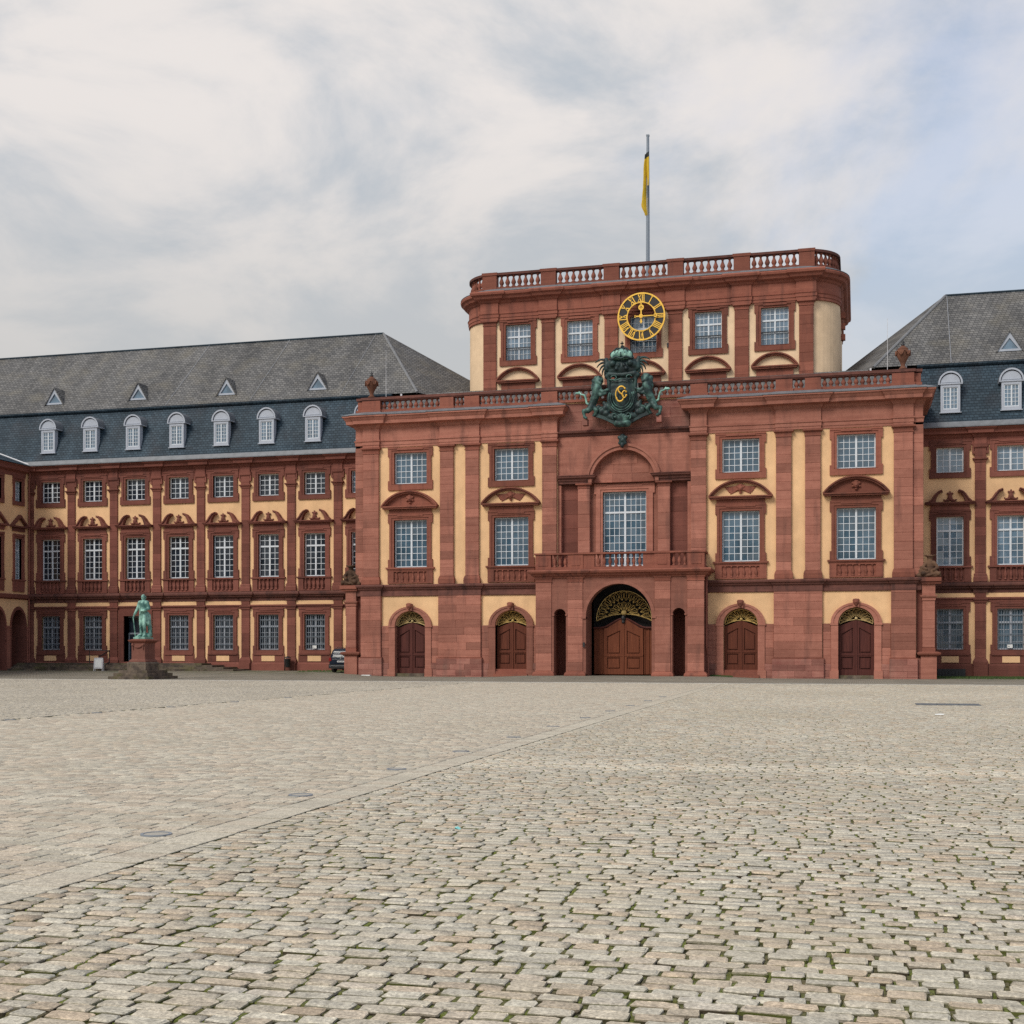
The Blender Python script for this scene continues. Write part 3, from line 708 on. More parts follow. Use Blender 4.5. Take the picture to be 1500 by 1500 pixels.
def fan_grille(a, bb, dip, mat, n, double=False):
    """openwork fan: rim, ribs and scrolls; springing at z 0, the lower edge bows up in the middle"""
    def mk():
        g = B(); r = .022 if not double else .027
        low = lambda x: dip * (1 - (x / a) ** 2) - .06
        rim = [(a * cos(pi * k / 28), -.02, max(bb * sin(pi * k / 28), 0) + .0) for k in range(29)]
        g.tube(rim, r * 1.25, 5); g.tube([(x, -.02, low(x)) for x in np.linspace(-a, a, 17)], r * 1.25, 5)
        levels = [(.30, .96)] if not double else [(.22, .58), (.62, .97)]
        for (l0, l1) in levels:
            N = n if l0 < .5 else n + 5
            for k in range(N):
                t_ = pi * (k + .5) / N; d = pi / N * .42
                c0 = Vector((a * l0 * cos(t_), -.02, dip * .9 + (bb - dip * .9) * l0 * sin(t_))); 
                def P(l, tt): return (a * l * cos(tt), -.02, max(dip * .75 * (1 - l) + bb * l * sin(tt) * (1 if l > .9 else .97), low(a * l * cos(tt)) + .02))
                g.tube([P(l0, t_), P(l0 + (l1 - l0) * .45, t_ - d), P(l0 + (l1 - l0) * .82, t_ - d * .95), P(l1, t_ - d * .2), P(l0 + (l1 - l0) * .82, t_ + d * .95), P(l0 + (l1 - l0) * .45, t_ + d), P(l0, t_)], r * .8, 4)
                g.tube([P(l0, t_), P(l1 * .98, t_)], r * .7, 4)
        g.ball((0, -.04, dip + .02), .10 if not double else .2, 6)
        # dark glass behind
        me = g.mesh('fanlight', mat)
        return me
    return cached(('fan', a, bb, dip, mat, n, double), mk)
pav_bays()
def pav_order():
    """pilasters, piers, string course and entablature"""
    for s in (-1, 1):
        def pl(a, c, **k): 
            x0, x1 = sorted((s * a, s * c)); return pilaster(pav, x0, x1, 6.2, 15.47, Y0, .22, 'stone', **k)
        pl(16.71, 17.83); pl(11.43, 12.36); pl(9.66, 10.59)
        x0, x1 = sorted((s * 4.36, s * 5.33)); pilaster(pav, x0, x1, 6.9, 15.47, -.06, .28, 'stone', base=.2)
        # set-back edge beside the corner pilaster
        o = B(); o.box(*sorted((s * 17.86, s * 18.42)), .16, 6.0, 6.0, 15.6)
        q = put('corner_strip', o.mesh('corner_strip', 'stone'), pav)
        x0, x1 = sorted((s * 17.84, s * 18.44)); ashlar(q, x0, x1, 6.2, 15.46, .14, .3, 'stone', .56)
        # ground floor piers
        for a, c, m in ((9.52, 12.47, 'big'), (16.55, 18.0, 'corner')):
            x0, x1 = sorted((s * a, s * c)); p = B(); p.box(x0 + .03, x1 - .03, -.0, .3, -.3, 5.76); p.box(x0 - .1, x1 + .1, -.11, .3, 1.2, 1.28)
            o = put('pier', p.mesh('pier', 'trim'), pav)
            ashlar(o, x0, x1, 1.28, 5.76, -.03, .3, 'stone', .5, 1.35)
            ashlar(o, x0 - .1, x1 + .1, -.3, 1.2, -.14, .3, 'rough', .42, .95)
        for a, c in ((13.0 - .5, 12.99), (16.0, 16.54), (8.98, 9.51), (5.35, 5.96)):   # red stone beside the doors below the impost
            x0, x1 = sorted((s * a, s * c)); o = B(); o.box(x0, x1, .12, .4, -.3, 3.40)
            q = put('jamb_wall', o.mesh('jamb_wall', 'stone'), pav); ashlar(q, x0, x1, .9, 3.4, .10, .3, 'stone', .5); ashlar(q, x0, x1, -.3, .9, .04, .3, 'rough', .4)
    half = [(-18.42, 5.9), (-18.42, .16), (-17.86, .16), (-17.86, Y0), (-16.68, Y0), (-16.68, .14), (-12.39, .14), (-12.39, Y0), (-9.63, Y0), (-9.63, .14), (-5.36, .14), (-5.36, -.06), (-4.33, -.06), (-4.33, .6)]
    ent = [(0, 15.47), (.0, 15.62), (.03, 15.63), (.03, 15.83), (.08, 15.88), (.08, 15.95), (0, 15.97), (0, 16.72), (.06, 16.78), (.12, 16.9), (.16, 16.95), (.5, 17.02), (.52, 17.22), (.58, 17.3), (.66, 17.44), (.72, 17.47), (.72, 17.56), (-.1, 17.56)]
    lead = [(-.1, 17.565), (.75, 17.565), (.76, 17.60), (.1, 17.86), (-.1, 17.86)]
    for pth in (half, mpath(half)):
        b = B(); b.sweep(ent, pth); put('entablature', b.mesh('entablature', 'stone'), pav)
        b = B(); b.sweep(lead, pth); put('cornice_lead', b.mesh('cornice_lead', 'lead'), pav)
        # frieze between: plain facing on the wall under the entablature
    low = [(-18.3, 2.0), (-18.3, .1), (-18.0, .1), (-18.0, -.03), (-16.55, -.03), (-16.55, .12), (-12.47, .12), (-12.47, -.03), (-9.52, -.03), (-9.52, .12), (-5.3, .12)]
    st = [(-.1, 5.40), (.0, 5.40), (.02, 5.44), (.02, 5.76), (.05, 5.8), (.12, 5.86), (.14, 5.95), (.24, 6.0), (.27, 6.1), (.24, 6.17), (-.1, 6.19)]
    for pth in (low, mpath(low)):
        b = B(); b.sweep(st, pth); put('string_course', b.mesh('string_course', 'soot'), pav)
pav_order()
def parapet(parent, x0, x1, y, z, axis='x'):
    pass
def pav_parapet():
    for s in (-1, 1):
        b = B()
        def bx(a, c, *r): b.box(*sorted((s * a, s * c)), *r)
        for a, c in ((16.6, 17.9), (11.42, 12.38), (9.64, 10.66), (4.33, 5.4)):
            bx(a, c, .0, .5, 17.86, 18.62); bx(a - .05, c + .05, -.06, .56, 17.862, 18.04)
        bx(17.9, 18.3, .25, .75, 17.86, 18.62)
        bx(1.0, 18.36, .05, .45, 17.866, 18.02); b.cur = 1; bx(1.0, 17.98, -.04, .54, 18.69, 18.86); bx(17.98, 18.38, .18, .8, 18.69, 18.86)
        bx(1.0, 17.9, .02, .48, 18.62, 18.69)
        bx(17.72, 18.2, .8, 5.8, 17.866, 18.02); bx(17.72, 18.2, .8, 5.8, 18.66, 18.86)
        o = put('balustrade', b.mesh('balustrade', ['trim', 'soot']), pav)
        for a, c in ((12.42, 16.56), (10.7, 11.38), (5.44, 9.6), (1.0, 4.3)):
            n = 2 if c - a < 1 else None
            xs = spaced(a, c, .385) if not n else [a + .2, c - .2]
            balusters(o, [(s * x, .25) for x in xs], 18.02, .6, 1.4)
        balusters(o, [(s * 17.96, y) for y in spaced(1, 5.6, .4)], 18.02, .64, 1.15)
    b = B(); b.quad((-17.6, .7, 17.9), (17.6, .7, 17.9), (17.6, 8.4, 20.7), (-17.6, 8.4, 20.7)); b.quad((-17.6, 8.4, 20.7), (17.6, 8.4, 20.7), (17.6, 20, 20.9), (-17.6, 20, 20.9))
    b.quad((-17.6, .7, 17.9), (-17.6, 8.4, 20.7), (-17.6, 20, 20.9), (-17.6, 20, 17.5)); b.quad((17.6, .7, 17.9), (17.6, 20, 17.5), (17.6, 20, 20.9), (17.6, 8.4, 20.7))
    put('roof', b.mesh('roof', 'slate_up'), pav)
pav_parapet()
def centre_bay():
    # attic screen behind the coat of arms
    b = B(); b.box(-4.36, 4.36, .3, .9, 15.75, 17.86); o = put('attic_wall', b.mesh('attic_wall', 'trim'), pav)
    ashlar(o, -4.25, 4.25, 16.02, 17.84, .24, .3, 'rough', .6, 1.6)
    b = B(); b.sweep([(0, 15.5), (0, 15.6), (.1, 15.68), (.14, 15.78), (.28, 15.86), (.30, 15.96), (.1, 16.02), (-.2, 16.02)], [(-4.3, .28), (4.3, .28)]); put('attic_moulding', b.mesh('attic_moulding', 'soot'), pav)
    # spandrel wall above the great arch
    b = B(); ys = .24
    rect_wall(b, -4.38, 4.38, 12.6, 15.75, ys, .55, [(-2.07, 2.07, 12.6, 14.68)])
    b.spandrel(0, 12.6, 2.07, 2.07, 14.682, ys, .55, n=28)
    o = put('spandrel_wall', b.mesh('spandrel_wall', 'stone'), pav)
    b = B(); b.ring(0, 12.6, 2.07, 2.07, 2.30, 2.30, ys - .16, ys + .1, 0, pi, 32); b.ring(0, 12.6, 2.30, 2.30, 2.46, 2.46, ys - .24, ys + .1, .22, pi - .22, 28); put('archivolt', b.mesh('archivolt', 'stone'), pav)
    prof = [(-.2, 12.58), (.02, 12.58), (.05, 12.7), (.12, 12.76), (.14, 12.86), (.28, 12.94), (.32, 13.04), (.36, 13.06), (.1, 13.14), (-.2, 13.14)]
    for s in (-1, 1):
        p = [(-4.3, .22), (-2.12, .22), (-2.12, .5)]
        b = B(); b.sweep(prof, p if s < 0 else mpath(p)); put('impost_entablature', b.mesh('impost_entablature', 'soot'), pav)
        x0, x1 = sorted((s * 2.22, s * 3.0)); pilaster(pav, x0, x1, 6.9, 12.58, .22, .5, 'stone', base=.3, cap=.22, course=.9)
        x0, x1 = sorted((s * 4.12, s * 4.38)); b = B(); b.box(x0, x1 + .0, .26, .8, 6.9, 12.5); put('niche_edge', b.mesh('niche_edge', 'stone'), pav)
        x0, x1 = sorted((s * 2.95, s * 4.2)); b = B(); b.box(x0, x1, .66, .9, 6.9, 12.6); o = put('niche_panel', b.mesh('niche_panel', 'wing'), pav); ashlar(o, x0, x1, 6.9, 12.5, .62, .2, 'wing', .95, 2)
    # back wall of the arch, with the great window
    b = B(); rect_wall(b, -2.3, 2.3, 6.9, 14.9, .62, .4, [(-1.42, 1.42, 7.2, 12.02)]); o = put('arch_wall', b.mesh('arch_wall', 'stone'), pav)
    for z0, z1, w in ((12.62, 13.2, 2.0), (13.2, 13.8, 1.6), (13.8, 14.4, .85)): ashlar(o, -w, w, z0, z1, .585, .1, 'stone', .6, 1.2)
    add_window(pav, 0, .86, 7.2, 1.42, 4.82, 8, (7, 3), 'glass', transom=3.5, frame=.08, mull=.13)
    put('window_surround', eared_surround(1.42, 4.82, 1.86, .5, 0, 'stone', ear=.12), pav, (0, .62, 7.2))
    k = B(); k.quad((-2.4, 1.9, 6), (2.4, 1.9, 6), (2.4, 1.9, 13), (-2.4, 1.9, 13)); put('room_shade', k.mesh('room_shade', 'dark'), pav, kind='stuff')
    put('keystone_head', cached('grotesque', lambda: sculpt('keystone_head', [((0, 0, 0), .26, (1, .9, 1.15)), ((0, -.22, -.02), .08), ((-.1, -.2, .1), .06), ((.1, -.2, .1), .06), ((-.22, -.03, .22), .12), ((.22, -.03, .22), .12), ((0, -.02, .3), .16), ((0, -.14, -.3), .13, (1, 1, 1.4)), ((-.2, -.05, -.15), .1), ((.2, -.05, -.15), .1)], .04, 'bronze', 1)), pav, (0, ys - .32, 15.2))
centre_bay()
def portico():
    P = -1.6; b = B()
    holes = [(-2.1, 2.1, -.1, 5.96), (-4.2, -3.4, .12, 4.4), (3.4, 4.2, .12, 4.4)]
    rect_wall(b, -5.3, 5.3, -.2, 6.42, P + .06, .75, holes)
    b.spandrel(0, 3.86, 2.1, 2.1, 5.962, P + .06, .75, n=28)
    for s in (-1, 1): b.spandrel(s * 3.8, 4.0, .4, .4, 4.402, P + .06, .75, n=10)
    b.quad((-5.3, P + .06, -.2), (-5.3, P + .06, 6.42), (-5.3, .3, 6.42), (-5.3, .3, -.2)); b.quad((5.3, P + .06, -.2), (5.3, .3, -.2), (5.3, .3, 6.42), (5.3, P + .06, 6.42))
    # inner faces, vault and floor of the porch
    for s in (-1, 1):
        b.quad((s * 2.1, P + .81, -.1), (s * 2.1, .3, -.1), (s * 2.1, .3, 6), (s * 2.1, P + .81, 6))
        b.quad((s * 3.3, P + .81, -.1), (s * 3.3, .2, -.1), (s * 3.3, .2, 4.6), (s * 3.3, P + .81, 4.6)); b.quad((s * 4.3, P + .81, -.1), (s * 4.3, .2, -.1), (s * 4.3, .2, 4.6), (s * 4.3, P + .81, 4.6)); b.quad((s * 3.3, P + .81, 4.6), (s * 4.3, P + .81, 4.6), (s * 4.3, .2, 4.6), (s * 3.3, .2, 4.6))
    b.quad((-2.1, P + .81, 6), (2.1, P + .81, 6), (2.1, .3, 6), (-2.1, .3, 6))
    o = put('porch_wall', b.mesh('porch_wall', 'stone'), pav)
    for s in (-1, 1): b = B(); b.quad(*[(s * q, .2, z) for q, z in ((3.2, -.2), (4.4, -.2), (4.4, 4.8), (3.2, 4.8))]); put('niche_back', b.mesh('niche_back', 'wing'), pav)
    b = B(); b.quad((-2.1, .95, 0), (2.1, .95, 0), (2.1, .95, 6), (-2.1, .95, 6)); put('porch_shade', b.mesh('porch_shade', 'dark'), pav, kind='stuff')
    b = B(); b.ring(0, 3.86, 2.1, 2.1, 2.32, 2.32, P + .02, P + .3, n=30)
    for s in (-1, 1): b.box(*sorted((s * 2.1, s * 2.4)), P - .02, P + .5, 3.76, 3.9); b.box(*sorted((s * 3.3, s * 3.44)), P + .0, P + .4, 3.95, 4.05); b.box(*sorted((s * 4.16, s * 4.3)), P + .0, P + .4, 3.95, 4.05)
    put('porch_arch', b.mesh('porch_arch', 'stone'), pav)
    for s in (-1, 1):
        for a, c in ((2.3, 3.28), (4.34, 5.38)):
            x0, x1 = sorted((s * a, s * c))
            pilaster(pav, x0, x1, .42, 6.42, P, .3, 'stone', base=0, cap=.22, course=.56, capo=.06)
            b = B(); b.sweep([(.0, .02), (.16, .02), (.2, .12), (.2, .22), (.14, .34), (0, .42), (-.1, .42)], [(x0, P + .5), (x0, P), (x1, P), (x1, P + .5)]); put('pilaster_base', b.mesh('pilaster_base', 'trim'), pav)
        x0, x1 = sorted((s * 5.3, s * 5.42)); b = B(); b.box(x0, x1, P + .35, .2, -.2, 6.42); put('porch_side', b.mesh('porch_side', 'wing'), pav)
    b = B(); b.sweep([(-.3, 6.36), (.02, 6.36), (.06, 6.44), (.18, 6.5), (.22, 6.6), (.38, 6.66), (.44, 6.78), (.40, 6.86), (-.3, 6.9)], [(-5.42, .3), (-5.42, P), (-2.2, P), (-2.2, P + .05), (2.2, P + .05), (2.2, P), (5.42, P), (5.42, .3)])
    put('porch_cornice', b.mesh('porch_cornice', 'trim'), pav)
    b = B(); b.box(-5.3, 5.3, P, .3, 6.6, 6.9); put('balcony_floor', b.mesh('balcony_floor', 'trim'), pav)
    b = B(); yb = P + .02
    for s in (-1, 1):
        for a, c in ((4.38, 5.4), (2.28, 3.26)):
            x0, x1 = sorted((s * a, s * c)); b.box(x0, x1, yb, yb + .42, 6.9, 7.85); b.box(x0 + .2, x1 - .2, yb - .03, yb, 7.14, 7.66)
        b.box(*sorted((s * 1.55, s * 2.28)), yb + .05, yb + .37, 6.9, 7.85)
        b.box(*sorted((s * 5.0, s * 5.4)), yb + .42, .1, 6.9, 7.06); b.box(*sorted((s * 4.96, s * 5.44)), yb + .46, .1, 7.83, 7.96)
    b.box(-5.36, 5.36, yb + .03, yb + .39, 6.902, 7.05); b.box(-5.48, 5.48, yb - .06, yb + .46, 7.85, 7.96)
    o = put('balcony_balustrade', b.mesh('balcony_balustrade', 'trim'), pav)
    for a, c in ((3.3, 4.34), (-4.34, -3.3), (-1.52, 1.52)): balusters(o, [(x, yb + .21) for x in spaced(a, c, .36 if a > 0 or c < 0 else .38)], 7.05, .8, 1.1)
    for s in (-1, 1): balusters(o, [(s * 5.2, y) for y in (-.85, -.4)], 7.05, .8, 1.1)
    # great door
    z0 = .2
    for q in (-1, 1):
        put('door', door_leaf(q, 1.28, 2.95, .62, 'wood'), pav, (0, .3, z0))
        b = B(); n = 6
        pts = [(1.28, 0), (1.95, 0), (1.95, 3.05), (1.62, 2.95), (1.28, 3.0)]
        pts = [(q * x, z) for x, z in pts]; b.prism(pts if q > 0 else pts[::-1], 0, .1)
        for x in (1.36, 1.6, 1.84): b.box(q * x, q * (x + .05), -.05, 0, .05, 2.9)
        put('door_side_panel', b.mesh('door_side_panel', 'wood'), pav, (0, .34, z0))
    b = B(); pts = []
    for k in range(21):
        x = -1.95 + 3.9 * k / 20; pts.append((x, .25, z0 + 3.0 + .6 * smoothstep(1.5, 0, abs(x)), x))
    b.tube([p[:3] for p in pts], .07, 6); put('door_head', b.mesh('door_head', 'wood_dark'), pav)
    put('fanlight', fan_grille(1.80, 1.86, .44, 'old_gold', 9, True), pav, (0, .42, 3.72))
    b = B(); b.ball((0, .2, 3.82), .16, 7, (1, 1, 1.3)); b.ball((0, .18, 3.58), .12, 7); put('door_boss', b.mesh('door_boss', 'iron'), pav)
    b = B(); b.tube([(5.5, P + .35, 6.4), (5.5, P + .35, 1.9), (5.55, P + .55, 1.4), (5.6, P + .6, 0)], .06, 8); put('downpipe', b.mesh('downpipe', 'wing'), pav)
    b = B(); b.box(-2.28, -2.16, P - .06, P, 1.95, 2.25); put('door_bell', b.mesh('door_bell', 'iron'), pav)
portico()

# ------------------------------------------------------------------ clock storey (upper part of the pavilion)
TS, TX, TR = 8.1, 10.8, 2.6
def tpath(off=0.0, ress=True):
    p = [(-TX - TR, 22.0), (-TX - TR, TS + TR)]
    p += [(-TX - TR * cos(a), TS + TR - TR * sin(a)) for a in np.linspace(0.18, pi / 2 - .12, 9)]
    front = []
    if ress:
        for x in (-11.2, -6.85, -2.27, 2.27, 6.85, 11.2):
            front += [(x - .62, TS), (x - .62, TS - .12), (x + .62, TS - .12), (x + .62, TS)]
    else: front = [(-TX, TS), (TX, TS)]
    q = [(-x, y) for x, y in reversed(p)]
    return p + front + q
def tower():
    b = B(); holes = [(x - .93, x + .93, 22.7, 25.27) for x in (-9.09, -4.55, 0, 4.55, 9.09)]
    rect_wall(b, -TX, TX, 17.5, 27.9, TS + .1, .4, holes)
    for s in (-1, 1):
        pts = [(s * (TX + TR * sin(a)), TS + .1 + TR - TR * cos(a)) for a in np.linspace(0, pi / 2, 14)] + [(s * (TX + TR), 22)]
        for p, q in zip(pts, pts[1:]):
            f = [(p[0], p[1], 17.5), (q[0], q[1], 17.5), (q[0], q[1], 27.9), (p[0], p[1], 27.9)]; b.quad(*(f if s > 0 else f[::-1]))
    me = b.mesh('wall', 'stucco_pale'); put('wall', me, pav)
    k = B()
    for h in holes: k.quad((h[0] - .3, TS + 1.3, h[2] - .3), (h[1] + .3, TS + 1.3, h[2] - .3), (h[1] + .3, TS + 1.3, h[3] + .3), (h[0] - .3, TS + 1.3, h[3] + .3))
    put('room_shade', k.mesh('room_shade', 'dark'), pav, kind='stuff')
    for x in (-9.09, -4.55, 0, 4.55, 9.09):
        add_window(pav, x, TS + .3, 22.7, .93, 2.57, 6, (4, 2), 'glass_pale', transom=1.72, frame=.06, mull=.11)
        put('window_surround', eared_surround(.93, 2.57, 1.28, .3, .38, 'trim'), pav, (x, TS + .1, 22.7))
        b = B(); b.box(-.9, .9, -.02, .02, .88, .95)
        for q in spaced(-.9, .9, .16): b.box(q - .008, q + .008, -.008, .008, .06, .88)
        put('window_rail', b.mesh('window_rail', 'iron'), pav, (x, TS + .2, 22.7))
        put('pediment', arch_hood(1.6, .88, 'trim', 'stucco_pale'), pav, (x, TS + .1, 21.04))
        b = B(); b.box(-1.25, 1.25, -.12, .0, 0, 2.0); put('frieze_block', b.mesh('frieze_block', 'trim'), pav, (x, TS + .1, 19.03))
    for x in (-11.2, -6.85, -2.27, 2.27, 6.85, 11.2):
        pilaster(pav, x - .48, x + .48, 18.2, 25.62, TS - .06, .3, 'trim', base=0, cap=.26, course=.62)
    prof = [(-.1, 25.60), (.06, 25.62), (.06, 25.8), (.1, 25.82), (.1, 26.02), (.15, 26.08), (.05, 26.12), (.05, 26.85), (.12, 26.9), (.2, 27.02), (.3, 27.06), (.42, 27.12), (.5, 27.28), (.64, 27.36), (.68, 27.5), (.62, 27.6), (-.1, 27.6)]
    b = B(); b.sweep(prof, tpath()); put('entablature', b.mesh('entablature', 'trim'), pav)
    b = B(); b.sweep([(-.1, 27.605), (.66, 27.605), (.66, 27.64), (.1, 27.9), (-.1, 27.9)], tpath(ress=False)); put('cornice_lead', b.mesh('cornice_lead', 'lead'), pav)
    tp = tpath(ress=False)
    b = B(); b.sweep([(-.42, 27.9), (-.06, 27.9), (-.06, 28.06), (-.42, 28.06)], tp); b.cur = 1; b.sweep([(-.48, 28.92), (0.02, 28.92), (.02, 29.09), (-.48, 29.09)], tp); b.cur = 0
    for x in (-6.85, -2.27, 2.27, 6.85): b.box(x - .55, x + .55, TS - .02, TS + .5, 27.9, 28.925); b.box(x - .62, x + .62, TS - .07, TS + .55, 28.92, 29.12)
    for s in (-1, 1): b.box(*sorted((s * 10.7, s * 11.75)), TS + .0, TS + .6, 27.9, 28.925); b.box(*sorted((s * 10.64, s * 11.8)), TS - .05, TS + .62, 28.92, 29.12)
    o = put('balustrade', b.mesh('balustrade', ['trim', 'soot']), pav)
    for a, c in ((-10.6, -7.45), (-6.25, -2.87), (-1.67, 1.67), (2.87, 6.25), (7.45, 10.6)): balusters(o, [(x, TS + .24) for x in spaced(a, c, .455)], 28.06, .86, 1.6)
    for s in (-1, 1):
        balusters(o, [(s * (TX + (TR - .25) * sin(a)), TS + TR - (TR - .25) * cos(a)) for a in np.linspace(.46, pi / 2, 8)], 28.06, .86, 1.6)
        balusters(o, [(s * (TX + TR - .25), y) for y in spaced(11, 20, .46)], 28.06, .86, 1.6)
    b = B(); b.prismh([(x, y + (.3 if abs(x) < 11 else .3)) for x, y in tpath(ress=False)], 27.3, 27.5); put('roof', b.mesh('roof', 'lead'), pav)
    b = B()
    for k in range(3): b.box(13.45, 13.75, 10.9, 11.3, 24.9 - k * .75, 25.3 - k * .75)
    put('side_bracket', b.mesh('side_bracket', 'trim'), pav)
    for x in (-2.02 + .62, 1.75):
        b = B(); b.box(-.06, .06, -.1, .15, -.15, .15); put('lamp_box', b.mesh('lamp_box', 'iron'), pav, (x, TS + .02, 23.1))
tower()

# ------------------------------------------------------------------ wings
W = 6.17; BAY = 3.7044; BX0 = 20.366
def horn_mesh():
    def mk():
        b = B()
        for s in (-1, 1):
            p = [(-1.56, .12), (-1.34, .17), (-1.14, .36), (-.98, .62), (-.78, .82), (-.52, .92), (-.46, .78), (-.68, .68), (-.82, .46), (-.92, .12)]
            p = [(s * x, z) for x, z in p]; b.prism(p if s < 0 else p[::-1], -.36, 0)
            o = [(-1.56, .12), (-1.34, .17), (-1.14, .36), (-.98, .62), (-.78, .82), (-.52, .92), (-.50, .86), (-.75, .75), (-.90, .56), (-1.06, .33), (-1.24, .13)]
            o = [(s * x, z) for x, z in o]; b.prism(o if s < 0 else o[::-1], -.46, -.36)
        b.box(-1.5, 1.5, -.34, 0, -.04, .05); b.box(-1.57, 1.57, -.42, 0, .05, .12)
        return b.mesh('broken_pediment', 'wing')
    return cached('horn', mk)
def crest_mesh():
    return cached('crest', lambda: sculpt('crest_relief', [((0, -.08, .28), .17, (1, .7, 1.1)), ((0, -.08, .52), .12, (1.3, .7, .8)), ((0, -.08, .66), .06), ((-.15, -.08, .55), .07), ((.15, -.08, .55), .07),
        ((-.08, -.06, .14), .1, (-.3, -.06, .08), .06), ((.08, -.06, .14), .1, (.3, -.06, .08), .06), ((-.3, -.06, .08), .06, (-.4, -.06, .18), .04), ((.3, -.06, .08), .06, (.4, -.06, .18), .04)], .032, 'wing', 1))
def wing_bay(t, X, glass3, door=False, bars=True, note=False):
    add_window(t, X, W + .25, 13.27, .835, 1.63, 4, 4, glass3[0], bar=.036)
    put('window_surround', eared_surround(.835, 1.63, 1.17, .42, .36, 'wing', ear=.11), t, (X, W + .06, 13.27))
    put('broken_pediment', horn_mesh(), t, (X, W + .06, 11.22)); put('crest_relief', crest_mesh(), t, (X, W + .06, 11.36))
    add_window(t, X, W + .25, 7.23, .835, 3.18, 4, (5, 2), glass3[1], transom=2.28, bar=.036)
    put('window_surround', eared_surround(.835, 3.18, 1.17, .40, .04, 'wing', ear=.11), t, (X, W + .06, 7.23))
    def frieze():
        b = B(); b.box(-1.2, 1.2, -.12, 0, 0, .36); return b.mesh('frieze_block', 'wing')
    put('frieze_block', cached('wfr', frieze), t, (X, W + .06, 10.82))
    def sill():
        b = B(); b.box(-1.4, 1.4, -.2, .2, 0, .1); return b.mesh('window_sill', 'wing')
    put('window_sill', cached('wsill', sill), t, (X, W + .06, 7.1))
    def par():
        b = B()
        for s in (-1, 1): b.box(s * .87, s * 1.28, -.12, .1, 0, .92)
        b.box(-.87, .87, -.11, .1, 0, .12); b.box(-.87, .87, -.015, .1, .12, .92); return b.mesh('window_parapet', 'wing')
    o = put('window_parapet', cached('wpar', par), t, (X, W + .06, 6.17))
    balusters(o, [(X + q, W - .02) for q in spaced(-.84, .84, .31)], 6.29, .78, .95, 'wing')
    if not door:
        add_window(t, X, W + .25, 1.8, .82, 2.63, 4, (4, 2), glass3[2], frame_mat='zinc', transom=1.75, bar=.036)
        put('window_surround', eared_surround(.82, 2.63, 1.13, .46, .30, 'wing', ear=.11), t, (X, W + .06, 1.8))
        def grille():
            b = B()
            for x in spaced(-.8, .8, .16): b.box(x - .013, x + .013, -.013, .013, .02, 2.6)
            for z in (.4, 1.0, 1.7, 2.25): b.box(-.8, .8, -.012, .012, z - .02, z + .02)
            return b.mesh('window_grille', 'grille')
        put('window_grille', cached('wgr', grille), t, (X, W + .17, 1.8))
        def apron():
            b = B(); b.box(-1.28, 1.28, -.1, 0, 0, .62); b.box(-1.18, 1.18, -.17, 0, .52, .62); b.cur = 1; b.box(-.53, .53, -.125, -.1, .06, .46); return b.mesh('window_apron', ['wing', 'stucco'])
        put('window_apron', cached('wap', apron), t, (X, W + .06, .9))
        if note:
            b = B(); b.box(-.16, .16, -.02, 0, 0, .22); b.cur = 1; b.box(-.11, -.02, -.023, -.02, .08, .12); put('paper_notice', b.mesh('paper_notice', ['paper', 'iron']), t, (X - .05, W + .13, 1.9))
    def shelf():
        b = B(); b.box(-1.58, 1.58, -.06, 0, -.16, .0); b.box(-1.62, 1.62, -.14, 0, .0, .11); return b.mesh('ledge', 'wing')
    put('ledge', cached('wsh', shelf), t, (X, W + .06, 5.06))
def wing_pilaster(t, X, c):
    w = .33
    def cap():
        b = B(); path = [(-w, .15), (-w, 0), (w, 0), (w, .15)]
        b.box(-w + .02, w - .02, .02, .15, 5.9, 15.6)
        b.sweep([(.1, 6.18), (.1, 6.45), (.06, 6.52), (.06, 6.66), (0, 6.74), (-.05, 6.74)], path)
        b.sweep([(0, 13.86), (.03, 13.88), (.06, 14.0), (.14, 14.06), (.15, 14.14), (.02, 14.16), (.02, 14.75), (.1, 14.85), (.12, 15.05), (-.05, 15.07)], path)
        for s in (-1, 1):
            b.box(s * w, s * (w + .17), -.05, .15, 14.42, 14.6); b.box(s * (w + .06), s * (w + .17), -.05, .15, 14.6, 14.98); b.box(s * w, s * (w + .16), -.04, .15, 14.98, 15.06)
        b.box(-w, w, -.03, .15, 14.3, 14.7); return b.mesh('pilaster', 'wing')
    o = put('pilaster', cached('wpil', cap), t, (X, W - .06, 0))
    ashlar(o, X - w, X + w, 6.74, 13.86, W - .06, .12, 'wing', .6)
    def low():
        b = B(); path = [(-w, .15), (-w, 0), (w, 0), (w, .15)]
        b.box(-w + .02, w - .02, .02, .15, 1.2, 5.5)
        b.sweep([(.0, 4.78), (.05, 4.82), (.05, 4.92), (.12, 5.02), (.12, 5.1), (-.05, 5.12)], path); b.box(-w, w, 0, .15, 5.12, 5.5)
        b.sweep([(.14, 0.80), (.14, 1.02), (.08, 1.12), (.0, 1.26), (-.05, 1.26)], path); b.box(-w - .1, w + .1, -.2, .15, -.4, .8)
        return b.mesh('lower_pilaster', 'wing')
    o = put('lower_pilaster', cached('wpil2', low), t, (X, W - .06, 0))
    ashlar(o, X - w, X + w, 1.26, 4.78, W - .06, .12, 'wing', .6)
def dormer(t, X):
    o = put('dormer', cached('dorm', dormer_mesh), t, (X, W - .22, 17.12))
    def win():
        b, p = window_mesh(.455, 1.42, 4, 5, frame=.05, mull=.09, bar=.03); return b.mesh('dormer_window', 'white'), p.mesh('panes', 'glass_pale')
    a, c = cached('dormw', win)
    put('dormer_window', a, o, (X, W - .30, 17.32))
    q = put('panes', c, o, (X, W - .30, 17.32), kind='stuff')
